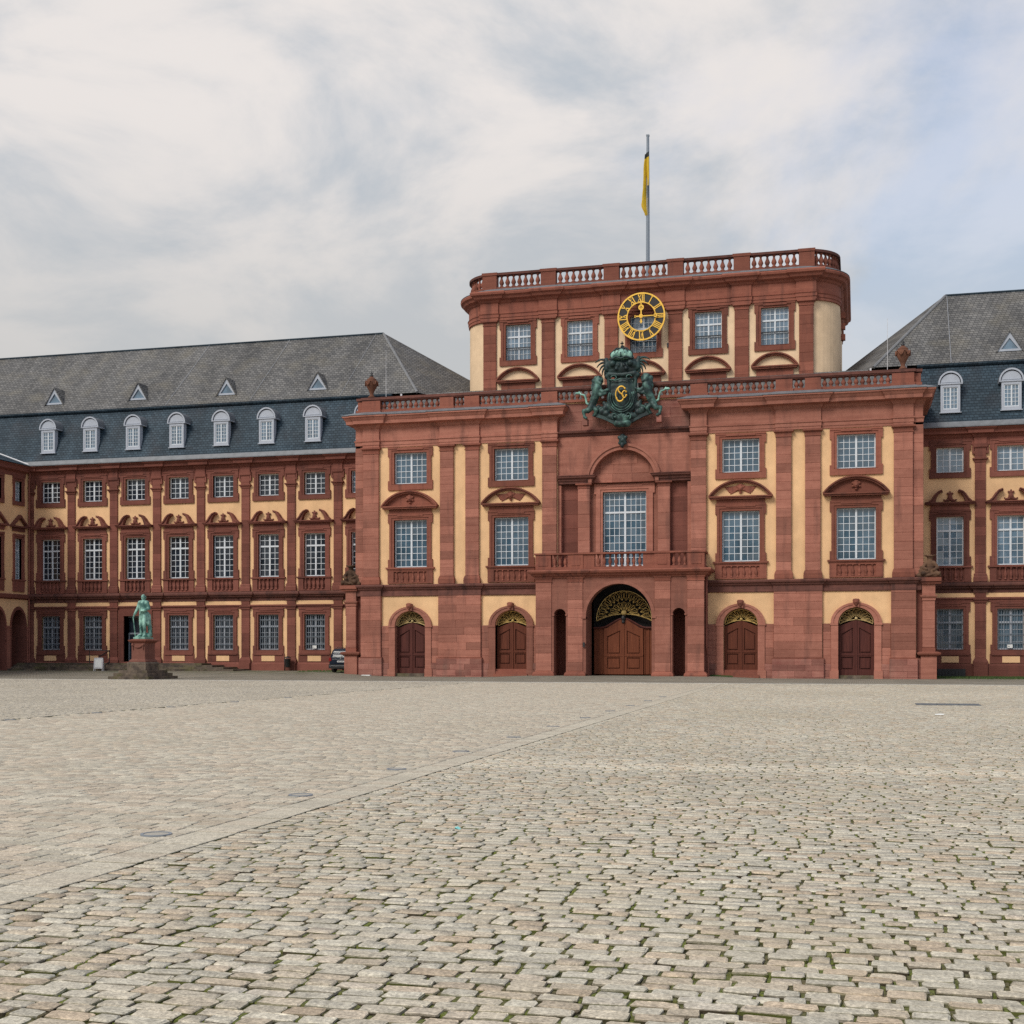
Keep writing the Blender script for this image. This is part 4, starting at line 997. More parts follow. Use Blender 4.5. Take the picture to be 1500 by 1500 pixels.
def dormer_mesh():
    b = B()
    for s in (-1, 1): b.box(s * .46, s * .60, -.12, .3, 0, 1.8)
    b.box(-.46, .46, -.12, .3, 0, .2); b.box(-.46, .46, -.12, .3, 1.62, 1.8); b.box(-.68, .68, -.17, .3, -.05, 0.0)
    b.cur = 1; b.box(-.59, .59, -.0, 1.4, 0.02, 1.78); b.cur = 0
    n = 14; a, h, z = .76, .80, 1.86
    b.box(-.76, .76, -.18, .8, 1.8, 1.86)
    pts = [(a * cos(pi * k / n), z + h * sin(pi * k / n) ** .9) for k in range(n + 1)]
    b.ring(0, z, .66, .69, .76, .80, -.19, -.05, n=14); b.quad(*[(x * .8, -.1, z + (zz - z) * .78) for x, zz in pts][::-1])
    b.box(-.55, .55, -.13, -.09, 1.93, 1.99); b.cur = 2
    for p, q in zip(pts, pts[1:]): b.quad((p[0], -.20, p[1] + .01), (p[0], 1.6, p[1] + .01), (q[0], 1.6, q[1] + .01), (q[0], -.20, q[1] + .01))
    return b.mesh('dormer', ['dormer_paint', 'slate_low', 'lead'])
def tri_dormer(t, X, y, z):
    def mk():
        b = B(); h, w = 1.28, .8
        b.prism([(-w, 0), (w, 0), (0, h)], 0, .0001) if False else None
        for s in (-1, 1):
            q = [(s * w, 0), (s * (w - .26), .14), (0, h - .42), (0, h)]; b.prism(q if s < 0 else q[::-1], -.04, .1)
        b.prism([(-w, 0), (w, 0), (w - .26, .14), (-w + .26, .14)], -.04, .1)
        b.cur = 1; b.quad((-w + .26, .05, .14), (w - .26, .05, .14), (0, .05, h - .42))
        b.cur = 2
        for s in (-1, 1):
            b.quad((s * (w + .12), -.12, -.1), (0, -.12, h + .08), (0, 1.6, h + .08), (s * (w + .12), 1.6, -.1))
            b.quad((s * (w + .12), -.12, -.1), (0, -.12, h + .08), (0, -.12, h), (s * (w), -.12, -.06))
        return b.mesh('roof_light', ['dormer_paint', 'glass_pale', 'slate_up'])
    put('roof_light', cached('tri', mk), t, (X, y, z))
def wing(t, xs, x0, x1, hip, glasses, notes=(), door=None):
    """xs: bay centres; x0..x1 wall; hip: x of the ridge end and sign of the hipped end"""
    b = B(); holes = []
    for X in xs:
        holes += [(X - .835, X + .835, 13.27, 14.9), (X - .835, X + .835, 7.23, 10.41)]
        holes.append((X - .82, X + .82, 1.8, 4.43) if X != door else (X - .82, X + .82, .79, 4.4))
    rect_wall(b, x0, x1, -.5, 16.1, W + .06, .5, holes); b.cur = 1
    b.quad((x0, 20, -.5), (x0, 20, 16.1), (x1, 20, 16.1), (x1, 20, -.5)); b.quad((x0, W + .06, -.5), (x0, W + .06, 16.1), (x0, 20, 16.1), (x0, 20, -.5)); b.quad((x1, W + .06, -.5), (x1, 20, -.5), (x1, 20, 16.1), (x1, W + .06, 16.1))
    put('wall', b.mesh('wall', ['stucco', 'wing']), t)
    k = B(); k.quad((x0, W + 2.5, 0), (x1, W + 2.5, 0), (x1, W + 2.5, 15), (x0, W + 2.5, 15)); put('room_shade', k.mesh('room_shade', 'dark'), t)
    for i, X in enumerate(xs): wing_bay(t, X, glasses(i), X == door, note=i in notes)
    sg = 1 if xs[0] > 0 else -1
    pil = [X + BAY / 2 for X in xs] if sg > 0 else [X - BAY / 2 for X in xs]
    pil = [p for p in pil if x0 < p < x1]
    for p in pil: wing_pilaster(t, p, 0)
    def ress(base, out, wd):
        q = [(x0, base)]
        for p in sorted(pil): q += [(p - wd, base), (p - wd, base - out), (p + wd, base - out), (p + wd, base)]
        return q + [(x1, base)]
    b = B(); b.sweep([(-.1, 15.0), (.02, 15.02), (.02, 15.46), (.08, 15.52), (.14, 15.6), (.16, 15.66), (.4, 15.72), (.44, 15.9), (.56, 16.0), (.62, 16.08), (-.1, 16.08)], ress(W + .02, .1, .36)); put('cornice', b.mesh('cornice', 'wing'), t)
    b = B(); b.sweep([(-.1, 5.46), (.0, 5.46), (.02, 5.66), (.06, 5.7), (.18, 5.76), (.2, 5.86), (.3, 5.9), (.32, 6.0), (.26, 6.12), (-.1, 6.18)], ress(W + .04, .14, .44)); put('string_course', b.mesh('string_course', 'soot'), t)
    b = B(); b.sweep([(-.1, -.5), (.14, -.5), (.14, .78), (.08, .88), (-.1, .9)], [(x0, W + .06), (x1, W + .06)]); o = put('plinth', b.mesh('plinth', 'wing'), t)
    # roof: lead eave, steep slate skirt, ledge, flatter upper slope hipped at the inner end
    ye = W - .72
    prof = [(.0, 16.09), (.0, 16.16), (-.16, 16.46), (-.42, 16.9), (-1.0, 18.5), (-1.5, 19.8), (-1.75, 20.25), (-1.8, 20.36)]
    xa, xb = (x0 - 14 if sg < 0 else x0, x1)
    def strip(pr, mat, nm):
        b = B()
        for (o0, z0), (o1, z1) in zip(pr, pr[1:]): b.quad((xa, ye - o0, z0), (xb, ye - o0, z0), (xb, ye - o1, z1), (xa, ye - o1, z1))
        return put(nm, b.mesh(nm, mat), t)
    strip(prof[:3], 'lead', 'eave_lead'); strip(prof[2:], 'slate_low', 'mansard_skirt')
    b = B(); b.sweep([(0, 20.3), (.10, 20.33), (.22, 20.45), (.22, 20.56), (.0, 20.6)], [(xa, ye + 1.8), (xb, ye + 1.8)]); put('roof_ledge', b.mesh('roof_ledge', 'slate_low'), t)
    yf = W + 1.0; yr = W + 7.0; yb = W + 13.0; hx, ex, far = hip
    b = B(); n = 1
    b.quad(*[(far, yf, 20.56), (ex, yf, 20.56), (hx, yr, 26.55), (far, yr, 26.55)][::(1 if ex > far else -1)])
    e2 = sg * 10.5; b.quad(*[(ex, yf, 20.56), (e2, yb, 20.56), (hx, yr, 26.55)][::(1 if ex > far else -1)])
    b.quad(*[(far, yb, 20.56), (far, yr, 26.55), (hx, yr, 26.55), (e2, yb, 20.56)][::(1 if ex > far else -1)])
    b.quad((min(ex, far), yb, 16), (max(ex, far), yb, 16), (max(ex, far), yb, 20.56), (min(ex, far), yb, 20.56)); b.quad((ex, yf + .5, 17), (ex, yb, 17), (ex, yb, 20.56), (ex, yf + .5, 20.56))
    put('roof', b.mesh('roof', 'slate_up'), t)
    b = B(); b.tube([(far, yr, 26.58), (hx, yr, 26.58)], .09, 6); put('ridge_cap', b.mesh('ridge_cap', 'slate_low'), t)
    b = B(); b.tube([(hx, yr, 26.56), (ex, yf, 20.58)], .10, 6); b.tube([(hx, yr, 26.56), (e2, yb, 20.58)], .05, 6); put('hip_cap', b.mesh('hip_cap', 'hip_lead'), t)
    for X in xs: dormer(t, X + .32 if abs(X + BX0) < .01 else X)
    return yf
left = thing('palace_wing', 'long dark red palace wing behind the green statue, with grey mansard roof and white dormers', 'palace wing', (-33, W, 0))
lx = [-BX0 - BAY * k for k in range(8)]
wing(left, lx, -48.2, -18.36, (-21.3, -16.45, -64.0), lambda i: ('glass_dark', 'glass_dark', 'glass_dark') if i > 0 else ('glass', 'glass_dark', 'glass_dark'), notes=(1,), door=lx[5])
for X in (-24.56, -32.07, -39.65, -47.11): tri_dormer(left, X, W + 1.72, 21.3)
b = B()
for X in (-22.5, -29.8, -36.9): b.tube([(X, W + 1.0, 20.62), (X + .6, W + 6.9, 26.55)], .013, 4); 
put('lightning_cable', b.mesh('lightning_cable', 'zinc'), left, kind='stuff')
def wing_door():
    X = lx[5]; b = B()
    for s in (-1, 1): b.box(s * .82, s * .98, -.0, .5, .79, 4.4); b.box(s * .98, s * 1.45, -.1, 0, .3, 4.397)
    b.box(-1.45, 1.45, -.103, 0, 4.4, 4.9); put('door_surround', b.mesh('door_surround', 'wing'), left, (X, W + .06, 0))
    b = B(); b.box(-.82, .82, 0, .06, 3.0, 3.12); b.box(-.82, -.72, 0, .06, .8, 3.0); b.box(.72, .82, 0, .06, .8, 3.0); b.box(-.82, .82, 0, .06, 4.28, 4.4); b.box(-.05, .05, 0, .06, .8, 3.0); b.box(-.1, .82, 0.01, .05, 1.8, 1.84)
    o = put('door', b.mesh('door', 'galv'), left, (X, W + .4, 0))
    b = B(); b.quad((-.8, .04, .8), (.8, .04, .8), (.8, .04, 4.35), (-.8, .04, 4.35)); put('glazing', b.mesh('glazing', 'glass_dark'), o, (X, W + .4, 0))
wing_door()
b = B(); b.box(.0, .35, 0, .28, 0, 1.5, ); b.box(-.03, .38, -.03, .31, 1.5, 1.6); 
right = thing('palace_wing', 'dark red palace wing at the right edge, its windows mirroring pale blue sky', 'palace wing', (26, W, 0))
rx = [BX0 + BAY * k for k in range(4)]
wing(right, rx, 18.36, BX0 + BAY * 3.5 + .4, (20.5, 15.6, 36.0), lambda i: ('glass_pale', 'glass_pale', 'glass'), notes=(1,))
for X in (24.17, 31.6): tri_dormer(right, X, W + 1.72, 21.3)
b = B(); b.tube([(20.6, W + 6.9, 26.55), (20.5, W + 1, 20.62)], .016, 4); put('lightning_cable', b.mesh('lightning_cable', 'zinc'), right)

# side wing closing the court on the left (seen end-on at the picture's edge)
side = thing('side_wing', 'arcaded side wing meeting the long wing in the corner at the far left', 'palace wing', (-48.2, 1, 0))
def side_wing():
    XF = -48.2; rot = Matrix.Rotation(pi / 2, 4, 'Z')     # local x runs along +Y, local -y faces the court
    def at(name, b, mats, y=0.0, z=0.0):
        return put(name, b.mesh(name, mats), side, (XF, y, z), pi / 2)
    cs = [4.74 - 2.48 * k for k in range(10)]; b = B(); holes = []
    for c in cs: holes += [(c - .42, c + .42, 13.27, 14.85), (c - .42, c + .42, 7.25, 10.4), (c - .86, c + .86, -.5, 4.92)]
    rect_wall(b, -21, W + .1, -.5, 16.1, 0, .5, holes)
    for c in cs: b.spandrel(c, 3.65, .86, 1.26, 4.922, 0, .5)
    b.cur = 1
    b.quad((-21, 1.3, -.5), (W + .1, 1.3, -.5), (W + .1, 1.3, 5.4), (-21, 1.3, 5.4)); b.quad((-21, .4, 5.0), (W, .4, 5.0), (W, 1.4, 5.0), (-21, 1.4, 5.0)); b.quad((W, .4, -.5), (W, 1.4, -.5), (W, 1.4, 5.2), (W, .4, 5.2))
    b.quad((-21, 0, -.5), (-21, 0, 16.1), (-21, 14, 16.1), (-21, 14, -.5))
    at('wall', b, ['stucco', 'wing'])
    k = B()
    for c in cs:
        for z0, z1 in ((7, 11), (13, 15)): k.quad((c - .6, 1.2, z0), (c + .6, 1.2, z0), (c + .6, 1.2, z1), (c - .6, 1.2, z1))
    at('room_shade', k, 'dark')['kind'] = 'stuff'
    for c in cs:
        for z, h, tr, rows in ((13.27, 1.58, None, 5), (7.25, 3.15, 2.25, (5, 2))):
            add_window(side, XF - .2, c, z, .42, h, 4, rows, 'glass', transom=tr, rz=pi / 2, frame=.05, mull=.06)
            put('window_surround', eared_surround(.42, h, .66, .35, .3 if tr is None else .05, 'wing', ear=.04), side, (XF, c, z), pi / 2)
        b = B()
        for s in (-1, 1):
            p = [(s * 1.05, .1), (0, 1.0), (0, .78), (s * .72, .22), (s * .72, .1)]; b.prism(p if s < 0 else p[::-1], -.3, 0)
        b.box(-1.05, 1.05, -.3, 0, 0, .12); b.box(-.75, .75, -.1, 0, -.3, 0); w = B(); w.box(-.8, .8, -.16, 0, -4.1, -4.0); w.box(-.7, .7, -.1, 0, -4.95, -4.1); at('window_parapet', w, 'wing', c, 11.25)
        at('pediment', b, 'wing', c, 11.25)
        b = B(); b.ring(0, 3.65, .853, 1.255, 1.0, 1.5, -.08, 1.29); b.box(-1.0, -.853, -.08, 1.29, -.5, 3.65); b.box(.853, 1.0, -.08, 1.29, -.5, 3.65); at('arch', b, 'wing', c)
    ys = [c + 1.24 for c in cs[1:]]
    for y in ys:
        b = B(); b.box(-.24, .24, -.06, .1, -.5, 3.5); b.box(-.28, .28, -.1, .1, 3.5, 3.65); at('pier', b, 'stone', y)
    b = B(); b.box(-.3, .22, -.06, .1, -.5, 3.6); at('pier', b, 'stone', 5.95)
    b = B(); b.sweep([(-.1, 15.2), (.02, 15.2), (.05, 15.5), (.3, 15.66), (.36, 15.9), (.5, 16.06), (-.1, 16.08)], [(-21, 0), (W - .5, 0)]); b.sweep([(-.1, 5.7), (.02, 5.7), (.2, 5.8), (.26, 6.05), (-.1, 6.15)], [(-21, 0), (W, 0)]); at('cornice', b, 'wing')
    b = B(); b.quad((-21, -.6, 16.1), (W - .6, -.6, 16.1), (W + .8, 9.4, 19.6), (-21, 9.4, 19.6)); b.quad((-21, -.6, 16.1), (-21, 9.4, 19.6), (-21, 14, 17.5), (-21, 14, 16.1)); at('roof', b, 'slate_low')
    b = B(); b.tube([(W - .66, -.65, 16.14), (W + .78, 9.4, 19.66)], .06, 6); at('valley_flashing', b, 'board')
    b = B(); b.tube([(0, 0, 16), (.1, -.25, 15.5), (.1, -.16, 15.0), (.1, -.16, .3)], .075, 8); at('downpipe', b, 'wing', 6.02 - .2)
side_wing()

# ------------------------------------------------------------------ clock
def clock():
    r = 1.66; y = TS - .75; o = thing('clock', 'large black and gold wall clock with Roman numerals above the coat of arms', 'clock', (0, y, 25.03))
    Z = 25.03
    b = B(); b.ring(0, 0, 1.0, 1.0, 1.62, 1.62, 0, .07, 0, 2 * pi, 64); put('dial', b.mesh('dial', 'clock_black'), o, (0, y, Z))
    for a, c, n in ((1.58, 1.68, 'outer_rim'), (.965, 1.03, 'inner_rim')):
        b = B(); b.ring(0, 0, a, a, c, c, -.05, .05, 0, 2 * pi, 64); put(n, b.mesh(n, 'gold'), o, (0, y, Z))
    nums = ['XII', 'I', 'II', 'III', 'IIII', 'V', 'VI', 'VII', 'VIII', 'IX', 'X', 'XI']
    for k, t_ in enumerate(nums):
        b = B(); w = {'I': .115, 'V': .24, 'X': .27}; tot = sum(w[c] for c in t_); x = -tot / 2; hh = .255
        def bar(x0, z0, x1, z1, th):
            d = Vector((x1 - x0, z1 - z0)); nn = Vector((-d.y, d.x)).normalized() * th / 2
            p = [(x0 + nn.x, z0 + nn.y), (x0 - nn.x, z0 - nn.y), (x1 - nn.x, z1 - nn.y), (x1 + nn.x, z1 + nn.y)]; b.prism(p, -.03, 0.0)
        for c in t_:
            m = x + w[c] / 2
            if c == 'I': bar(m, -hh, m, hh, .062)
            elif c == 'V': bar(m - .09, hh, m, -hh, .07); bar(m + .09, hh, m, -hh, .035)
            else: bar(m - .105, hh, m + .105, -hh, .07); bar(m + .105, hh, m - .105, -hh, .035)
            x += w[c]
        b.box(-tot / 2 - .01, tot / 2 + .01, -.028, 0, hh - .012, hh + .022); b.box(-tot / 2 - .01, tot / 2 + .01, -.027, 0, -hh - .022, -hh + .012)
        a = -k * pi / 6
        b.xf(Matrix.Rotation(-a, 4, 'Y') @ Matrix.Translation((0, 0, 1.305)))
        put('numeral', b.mesh('numeral', 'gold'), o, (0, y, Z), label='gold Roman numeral ' + t_)
    # hands: ornate short one up (twelve), plain long one to the right (three)
    b = B(); b.prism([(-.05, -.42), (.05, -.42), (.045, .42), (-.045, .42)], -.12, -.08); b.ring(0, .62, .10, .10, .2, .2, -.12, -.08, 0, 2 * pi, 16)
    for dx, dz in ((-.08, .58), (.08, .58), (0, .70)): b.ring(dx, dz, .05, .05, .085, .085, -.125, -.085, 0, 2 * pi, 10)
    b.prism([(-.06, .8), (.06, .8), (0, 1.0)], -.12, -.08); b.prism([(-.1, -.36), (0, -.52), (.1, -.36), (0, -.24)], -.125, -.085); put('hour_hand', b.mesh('hour_hand', 'gold'), o, (0, y, Z))
    b = B(); b.prism([(-.42, -.045), (.9, -.03), (.9, .03), (-.42, .045)], -.16, -.13); b.ring(1.0, 0, .06, .06, .13, .13, -.16, -.13, 0, 2 * pi, 12); b.box(-.45, -.38, -.16, -.13, -.09, .09)
    b.ring(0, 0, .02, .02, .14, .14, -.19, -.12, 0, 2 * pi, 16); put('minute_hand', b.mesh('minute_hand', 'gold'), o, (0, y, Z))
    for s in (-1, 1):
        b = B(); b.box(s * 1.2, s * 1.3, .02, .75, -.05, .05); b.box(s * .95, s * 1.05, .02, .75, -1.05, -.95); put('bracket', b.mesh('bracket', 'iron'), o, (0, y, Z))
clock()

# ------------------------------------------------------------------ coat of arms
def arms():
    Y = -.55; o = thing('coat_of_arms', 'dark bronze coat of arms with crown, lion supporters and a gold monogram', 'coat of arms', (0.05, Y, 15.9)); o.scale = (.91, 1, .955); o.location.z = 16.12
    X0 = .05; at = lambda n, m, x=0, y=0, z=0, **k: put(n, m, o, (X0 + x, Y + y, z), **k)
    # shield with scrolled mantle
    c = [((0, .1, 17.9), .95, (.95, .32, 1.12)), ((0, .1, 18.55), .9, (1.05, .30, .75)), ((0, .1, 17.3), .75, (.9, .34, .8))]
    for s in (-1, 1):
        c += [((s * .95, .0, 19.15), .16, (s * .92, .0, 18.3), .13), ((s * .92, 0, 18.3), .13, (s * .98, 0, 17.7), .14), ((s * .98, 0, 17.7), .14, (s * .78, 0, 17.0), .15), ((s * .78, 0, 17.0), .15, (s * .3, -.02, 16.7), .15),
              ((s * .3, -.02, 16.7), .15, (0, -.02, 16.65), .14), ((s * 1.05, 0, 19.2), .2), ((s * .9, -.05, 19.32), .2, (0, -.1, 19.25), .16), ((s * 1.2, .05, 17.1), .24), ((s * 1.45, .1, 16.9), .28), ((s * 1.1, .05, 16.75), .22, (s * 1.8, .15, 16.75), .14),
              ((s * .7, .1, 16.5), .26, (s * 1.5, .2, 16.55), .12), ((s * 1.7, .1, 17.15), .2), ((s * 1.3, .05, 17.45), .14, (s * 1.05, 0, 17.2), .12)]
    at('shield', sculpt('shield', c, .045, 'bronze', 1))
    b = B()
    for rr in (.62, .78, .9):
        b.tube([(rr * sin(a) * 1.0, -.27 + .12 * (rr - .6), 17.75 - rr * 1.12 * cos(a)) for a in np.linspace(-1.9, 1.9, 23)], .035 + .02 * (rr > .7), 5)
    b.tube([(-.85, -.2, 18.95), (-.4, -.3, 18.85), (0, -.33, 18.95), (.4, -.3, 18.85), (.85, -.2, 18.95)], .05, 5)
    for s in (-1, 1):
        b.tube([(s * (.55 + .2 * cos(a)), -.28, 19.05 + .14 * sin(a)) for a in np.linspace(0, 5.5, 14)], .04, 5)
        b.tube([(s * (1.35 + (.3 - .03 * k) * cos(k * .6)), -.08, 16.95 + (.26 - .025 * k) * sin(k * .6)) for k in range(11)], .055, 5)
        b.tube([(s * (.5 + .16 * cos(a)), -.25, 16.45 + .2 * sin(a)) for a in np.linspace(-1.2, 3.8, 14)], .05, 5)
    at('scrollwork', b.mesh('scrollwork', 'verdigris_dark', True), kind='stuff')
    # shell pendant under the shield
    c = [((0, .05, 16.3), .5, (1.05, .5, .75)), ((-.35, .05, 16.05), .28, (.35, .05, 16.05), .28), ((0, .05, 15.98), .2)]
    for k in range(-3, 4): c.append(((0, -.1, 16.1), .1, (k * .17, -.22, 16.62 - abs(k) * .06), .085))
    at('shell_pendant', sculpt('shell_pendant', c, .045, 'verdigris_dark', 1))
    for s in (-1, 1): b = B(); b.prism([(s * q, z) for q, z in ((.5, 16.62), (2.0, 16.85), (2.15, 16.62), (1.5, 16.42), (1.0, 16.2), (.55, 15.98))][::(-1 if s > 0 else 1)], -.02, .2); at('drapery', b.mesh('drapery', 'bronze'))
    # crown: mantle, circlet, arches and cap
    c = [((0, .1, 19.75), .9, (.95, .5, .62)), ((-.75, .1, 19.6), .3, (.75, .1, 19.6), .3), ((0, .05, 19.5), .3), ((-.8, .05, 20.1), .22, (.8, .05, 20.1), .22)]
    for s in (-1, 1): c += [((s * .62, -.28, 19.98), .22), ((s * .8, 0, 19.9), .3), ((s * 1.05, .1, 19.75), .25, (s * 1.15, .1, 20.35), .16), ((s * .35, -.32, 19.62), .13), ((s * .2, -.33, 19.85), .12)]
    at('helm_mantle', sculpt('helm_mantle', c, .045, 'bronze', 1))
    c = [((0, .05, 20.62), .62, (1.12, .85, .62)), ((-.66, .05, 20.42), .18, (.66, .05, 20.42), .18)]
    for k in range(-2, 3): c.append(((k * .27, -.28 + abs(k) * .06, 20.66 - abs(k) * .05), .27, (1, .9, 1.1)))
    at('crown', sculpt('crown', c, .04, 'verdigris', 1))
    b = B()
    for k in range(-3, 4): b.tube([(k * .25, -.42 + abs(k) * .08, 20.35), (k * .26, -.5 + abs(k) * .08, 20.65), (k * .12, -.3, 20.98), (0, 0, 21.05)], .05, 6)
    b.tube([(x, -.44 + .22 * x * x, 20.33 - .06 * cos(x * 9)) for x in np.linspace(-.86, .86, 21)], .07, 6); b.ball((0, 0, 21.13), .12, 6); b.box(-.035, .035, -.03, .03, 21.2, 21.5); b.box(-.12, .12, -.03, .03, 21.33, 21.4)
    at('crown_arches', b.mesh('crown_arches', 'bronze', True))
    b = B()
    for s in (-1, 1):
        for k in range(6):
            a0 = .75 - k * .3; L = .95 - .06 * k
            p = [Vector((s * 1.0, .1, 20.15 - k * .08))]
            for q in range(1, 6): p.append(p[0] + Vector((s * L * q / 5 * cos(a0 - q * .16), 0, L * q / 5 * sin(a0 + .3 - q * .20))))
            b.tube(p, [.1, .095, .09, .075, .055, .03], 5)
    at('plumes', b.mesh('plumes', 'bronze', True), kind='stuff')
    # lions
    def lion(s):
        x = lambda q: s * q
        c = [((x(1.85), -.05, 18.05), .30, (x(2.05), .0, 17.55), .28), ((x(1.85), -.05, 18.05), .32, (x(1.75), -.08, 18.45), .34), ((x(2.05), 0, 17.55), .27, (x(2.2), .0, 17.25), .26),
             ((x(1.7), -.1, 18.85), .30, (.95, .95, 1.05)), ((x(1.58), -.24, 18.78), .15), ((x(1.5), -.32, 18.72), .10), ((x(1.92), .0, 18.7), .26), ((x(1.82), .0, 19.08), .2), ((x(1.6), .0, 19.1), .16), ((x(2.0), .05, 18.95), .2), ((x(1.98), .0, 18.45), .24), ((x(1.7), .02, 18.95), .36), ((x(1.95), -.12, 18.92), .15), ((x(1.85), -.2, 19.1), .13), ((x(1.62), -.18, 19.15), .12), ((x(2.05), -.05, 18.65), .15), ((x(1.45), -.1, 19.0), .12), ((x(2.0), -.12, 18.45), .13), ((x(1.8), -.25, 18.55), .12),
             ((x(1.62), -.12, 18.35), .17, (x(1.35), -.22, 18.15), .13), ((x(1.35), -.22, 18.15), .13, (x(1.05), -.2, 18.25), .10), ((x(1.02), -.22, 18.26), .12),
             ((x(1.75), -.1, 18.15), .15, (x(1.5), -.2, 17.95), .12), ((x(1.5), -.2, 17.95), .12, (x(1.15), -.2, 18.05), .10),
             ((x(2.2), -.05, 17.2), .25, (x(2.42), -.15, 16.95), .19), ((x(2.42), -.15, 16.95), .18, (x(2.75), -.12, 16.95), .13), ((x(2.75), -.12, 16.95), .13, (x(2.66), -.12, 16.55), .10), ((x(2.66), -.14, 16.52), .11, (x(2.5), -.26, 16.45), .10),
             ((x(2.05), .0, 17.2), .2, (x(1.8), -.1, 16.95), .15), ((x(1.8), -.1, 16.95), .15, (x(1.95), .0, 16.65), .11)]
        m = sculpt('lion', c, .04, 'verdigris_dark', 1)
        l = at('lion', m, label='bronze lion holding the shield, facing the ' + ('crown from the right' if s > 0 else 'crown from the left'))
        b = B(); b.tube([(x(2.3), .05, 17.35), (x(2.55), .05, 17.5), (x(2.62), .05, 17.85), (x(2.72), .0, 18.05), (x(2.95), 0, 18.1), (x(3.1), 0, 18.3)], [.09, .08, .075, .07, .06, .05], 7); b.ball((x(3.18), 0, 18.18), .11, 5, (1.9, 1, .8))
        q = put('tail', b.mesh('tail', 'verdigris', True), l, (X0, Y, 0))
        b = B(); b.box(x(2.45), x(2.8), -.2, .3, 15.98, 16.42); at('lion_plinth', b.mesh('lion_plinth', 'rough'))
    lion(-1); lion(1)
    # gold monogram: interlaced C and S
    b = B(); y = -.42
    S = [(.26, .38), (.12, .5), (-.1, .48), (-.2, .3), (-.08, .1), (.12, -.06), (.18, -.28), (.04, -.46), (-.18, -.46), (-.3, -.3)]
    def smooth(p, n=4):
        out = []
        for i in range(len(p) - 1):
            p0, p1, p2, p3 = (Vector(p[max(i - 1, 0)]), Vector(p[i]), Vector(p[i + 1]), Vector(p[min(i + 2, len(p) - 1)]))
            for k in range(n):
                t = k / n; out.append(.5 * ((2 * p1) + (p2 - p0) * t + (2 * p0 - 5 * p1 + 4 * p2 - p3) * t * t + (3 * p1 - p0 - 3 * p2 + p3) * t ** 3))
        return out + [Vector(p[-1])]
    b.tube([(q.x, y, q.y) for q in smooth(S)], .062, 6)
    Cc = [(.36, .12), (.26, .2), (.14, .12), (.1, -.05), (.16, -.22), (.28, -.26), (.38, -.12)]
    b.tube([(q.x, y - .05, q.y) for q in smooth(Cc)], .045, 6)
    b.tube([(q.x, y + .03, q.y) for q in smooth([(.08, .50), (-.2, .44), (-.36, .15), (-.36, -.15), (-.2, -.4), (.0, -.5)])], .05, 6)
    for p in ((.28, .36), (-.3, -.28), (.36, .14), (.38, -.1)): b.ball((p[0], y, p[1]), .08, 5)
    at('monogram', b.mesh('monogram', 'gold', True), 0, 0, 17.9, label='gold interlaced letters C and S')
arms()

# ------------------------------------------------------------------ flagpole and flag
b = B(); b.tube([(0, 10.25, 27.4), (0, 10.25, 33), (0, 10.25, 38.75)], [.145, .13, .10], 10); b.box(-.11, .11, 10.14, 10.36, 38.72, 38.82)
tag(put('flagpole', b.mesh('flagpole', 'pole'), None), 'tall grey flagpole rising from the clock storey roof', 'flagpole')
def flag():
    b = B(); nz, nu = 26, 12
    for k in range(nz + 1):
        z = 37.55 - 4.55 * k / nz; t_ = k / nz
        wd = .08 + .30 * smoothstep(0, .75, t_) * (1 - smoothstep(.8, 1.0, t_)) + .05 * sin(t_ * 9)
        for j in range(nu + 1):
            u = j / nu; x = .02 - wd * (.5 - .5 * cos(u * pi)) - .05; y = 10.13 - .14 * sin(u * 9 + t_ * 3) - .05
            b.v.append((x + .06 * sin(u * 12 + t_ * 5) + (.1 if u < .3 else 0), y, z - .25 * u * (1 - t_)))
    for k in range(nz):
        for j in range(nu):
            a = k * (nu + 1) + j; t_ = k / nz
            b.f.append((a, a + 1, a + nu + 2, a + nu + 1)); b.m.append(1 if (t_ < .07 + .22 * (j / nu > .8)) or (.52 < t_ < .73 and j in (0, 1, 2)) else 0)
    tag(put('flag', b.mesh('flag', ['flag_yellow', 'flag_black'], True)), 'black and yellow flag hanging limp at half mast', 'flag')
flag()

# ------------------------------------------------------------------ urns, corner screens and trophies
def urn(X, label):
    o = thing('stone_urn', label, 'urn', (X, .25, 18.86), group='urns on the corner pedestals')
    b = B(); b.lathe([(.24, 0), (.24, .1), (.15, .16), (.12, .3), (.2, .5), (.36, .8), (.42, 1.02), (.4, 1.12), (.3, 1.2), (.33, 1.26), (.2, 1.36), (.1, 1.46)], n=14); put('bowl', b.mesh('bowl', 'urn', True), o, (X, .25, 18.86))
    b = B(); b.lathe([(.08, 1.44), (.12, 1.52), (.06, 1.6), (.09, 1.68), (.02, 1.8)], n=8); put('finial', b.mesh('finial', 'iron', True), o, (X, .25, 18.86))
    b = B()
    for a in range(6): b.tube([(.34 * cos(t_) if False else .42 * cos(a * pi / 3 + t_ * .5), .42 * sin(a * pi / 3 + t_ * .5), 1.0 - .16 * sin(t_ * pi)) for t_ in np.linspace(0, 2.1, 6)], .05, 5)
    put('garland', b.mesh('garland', 'urn', True), o, (X, .25, 18.86))
urn(-17.3, 'brown stone urn on the parapet corner in front of the long roof'); urn(17.25, 'brown stone urn on the parapet corner nearest the right wing')
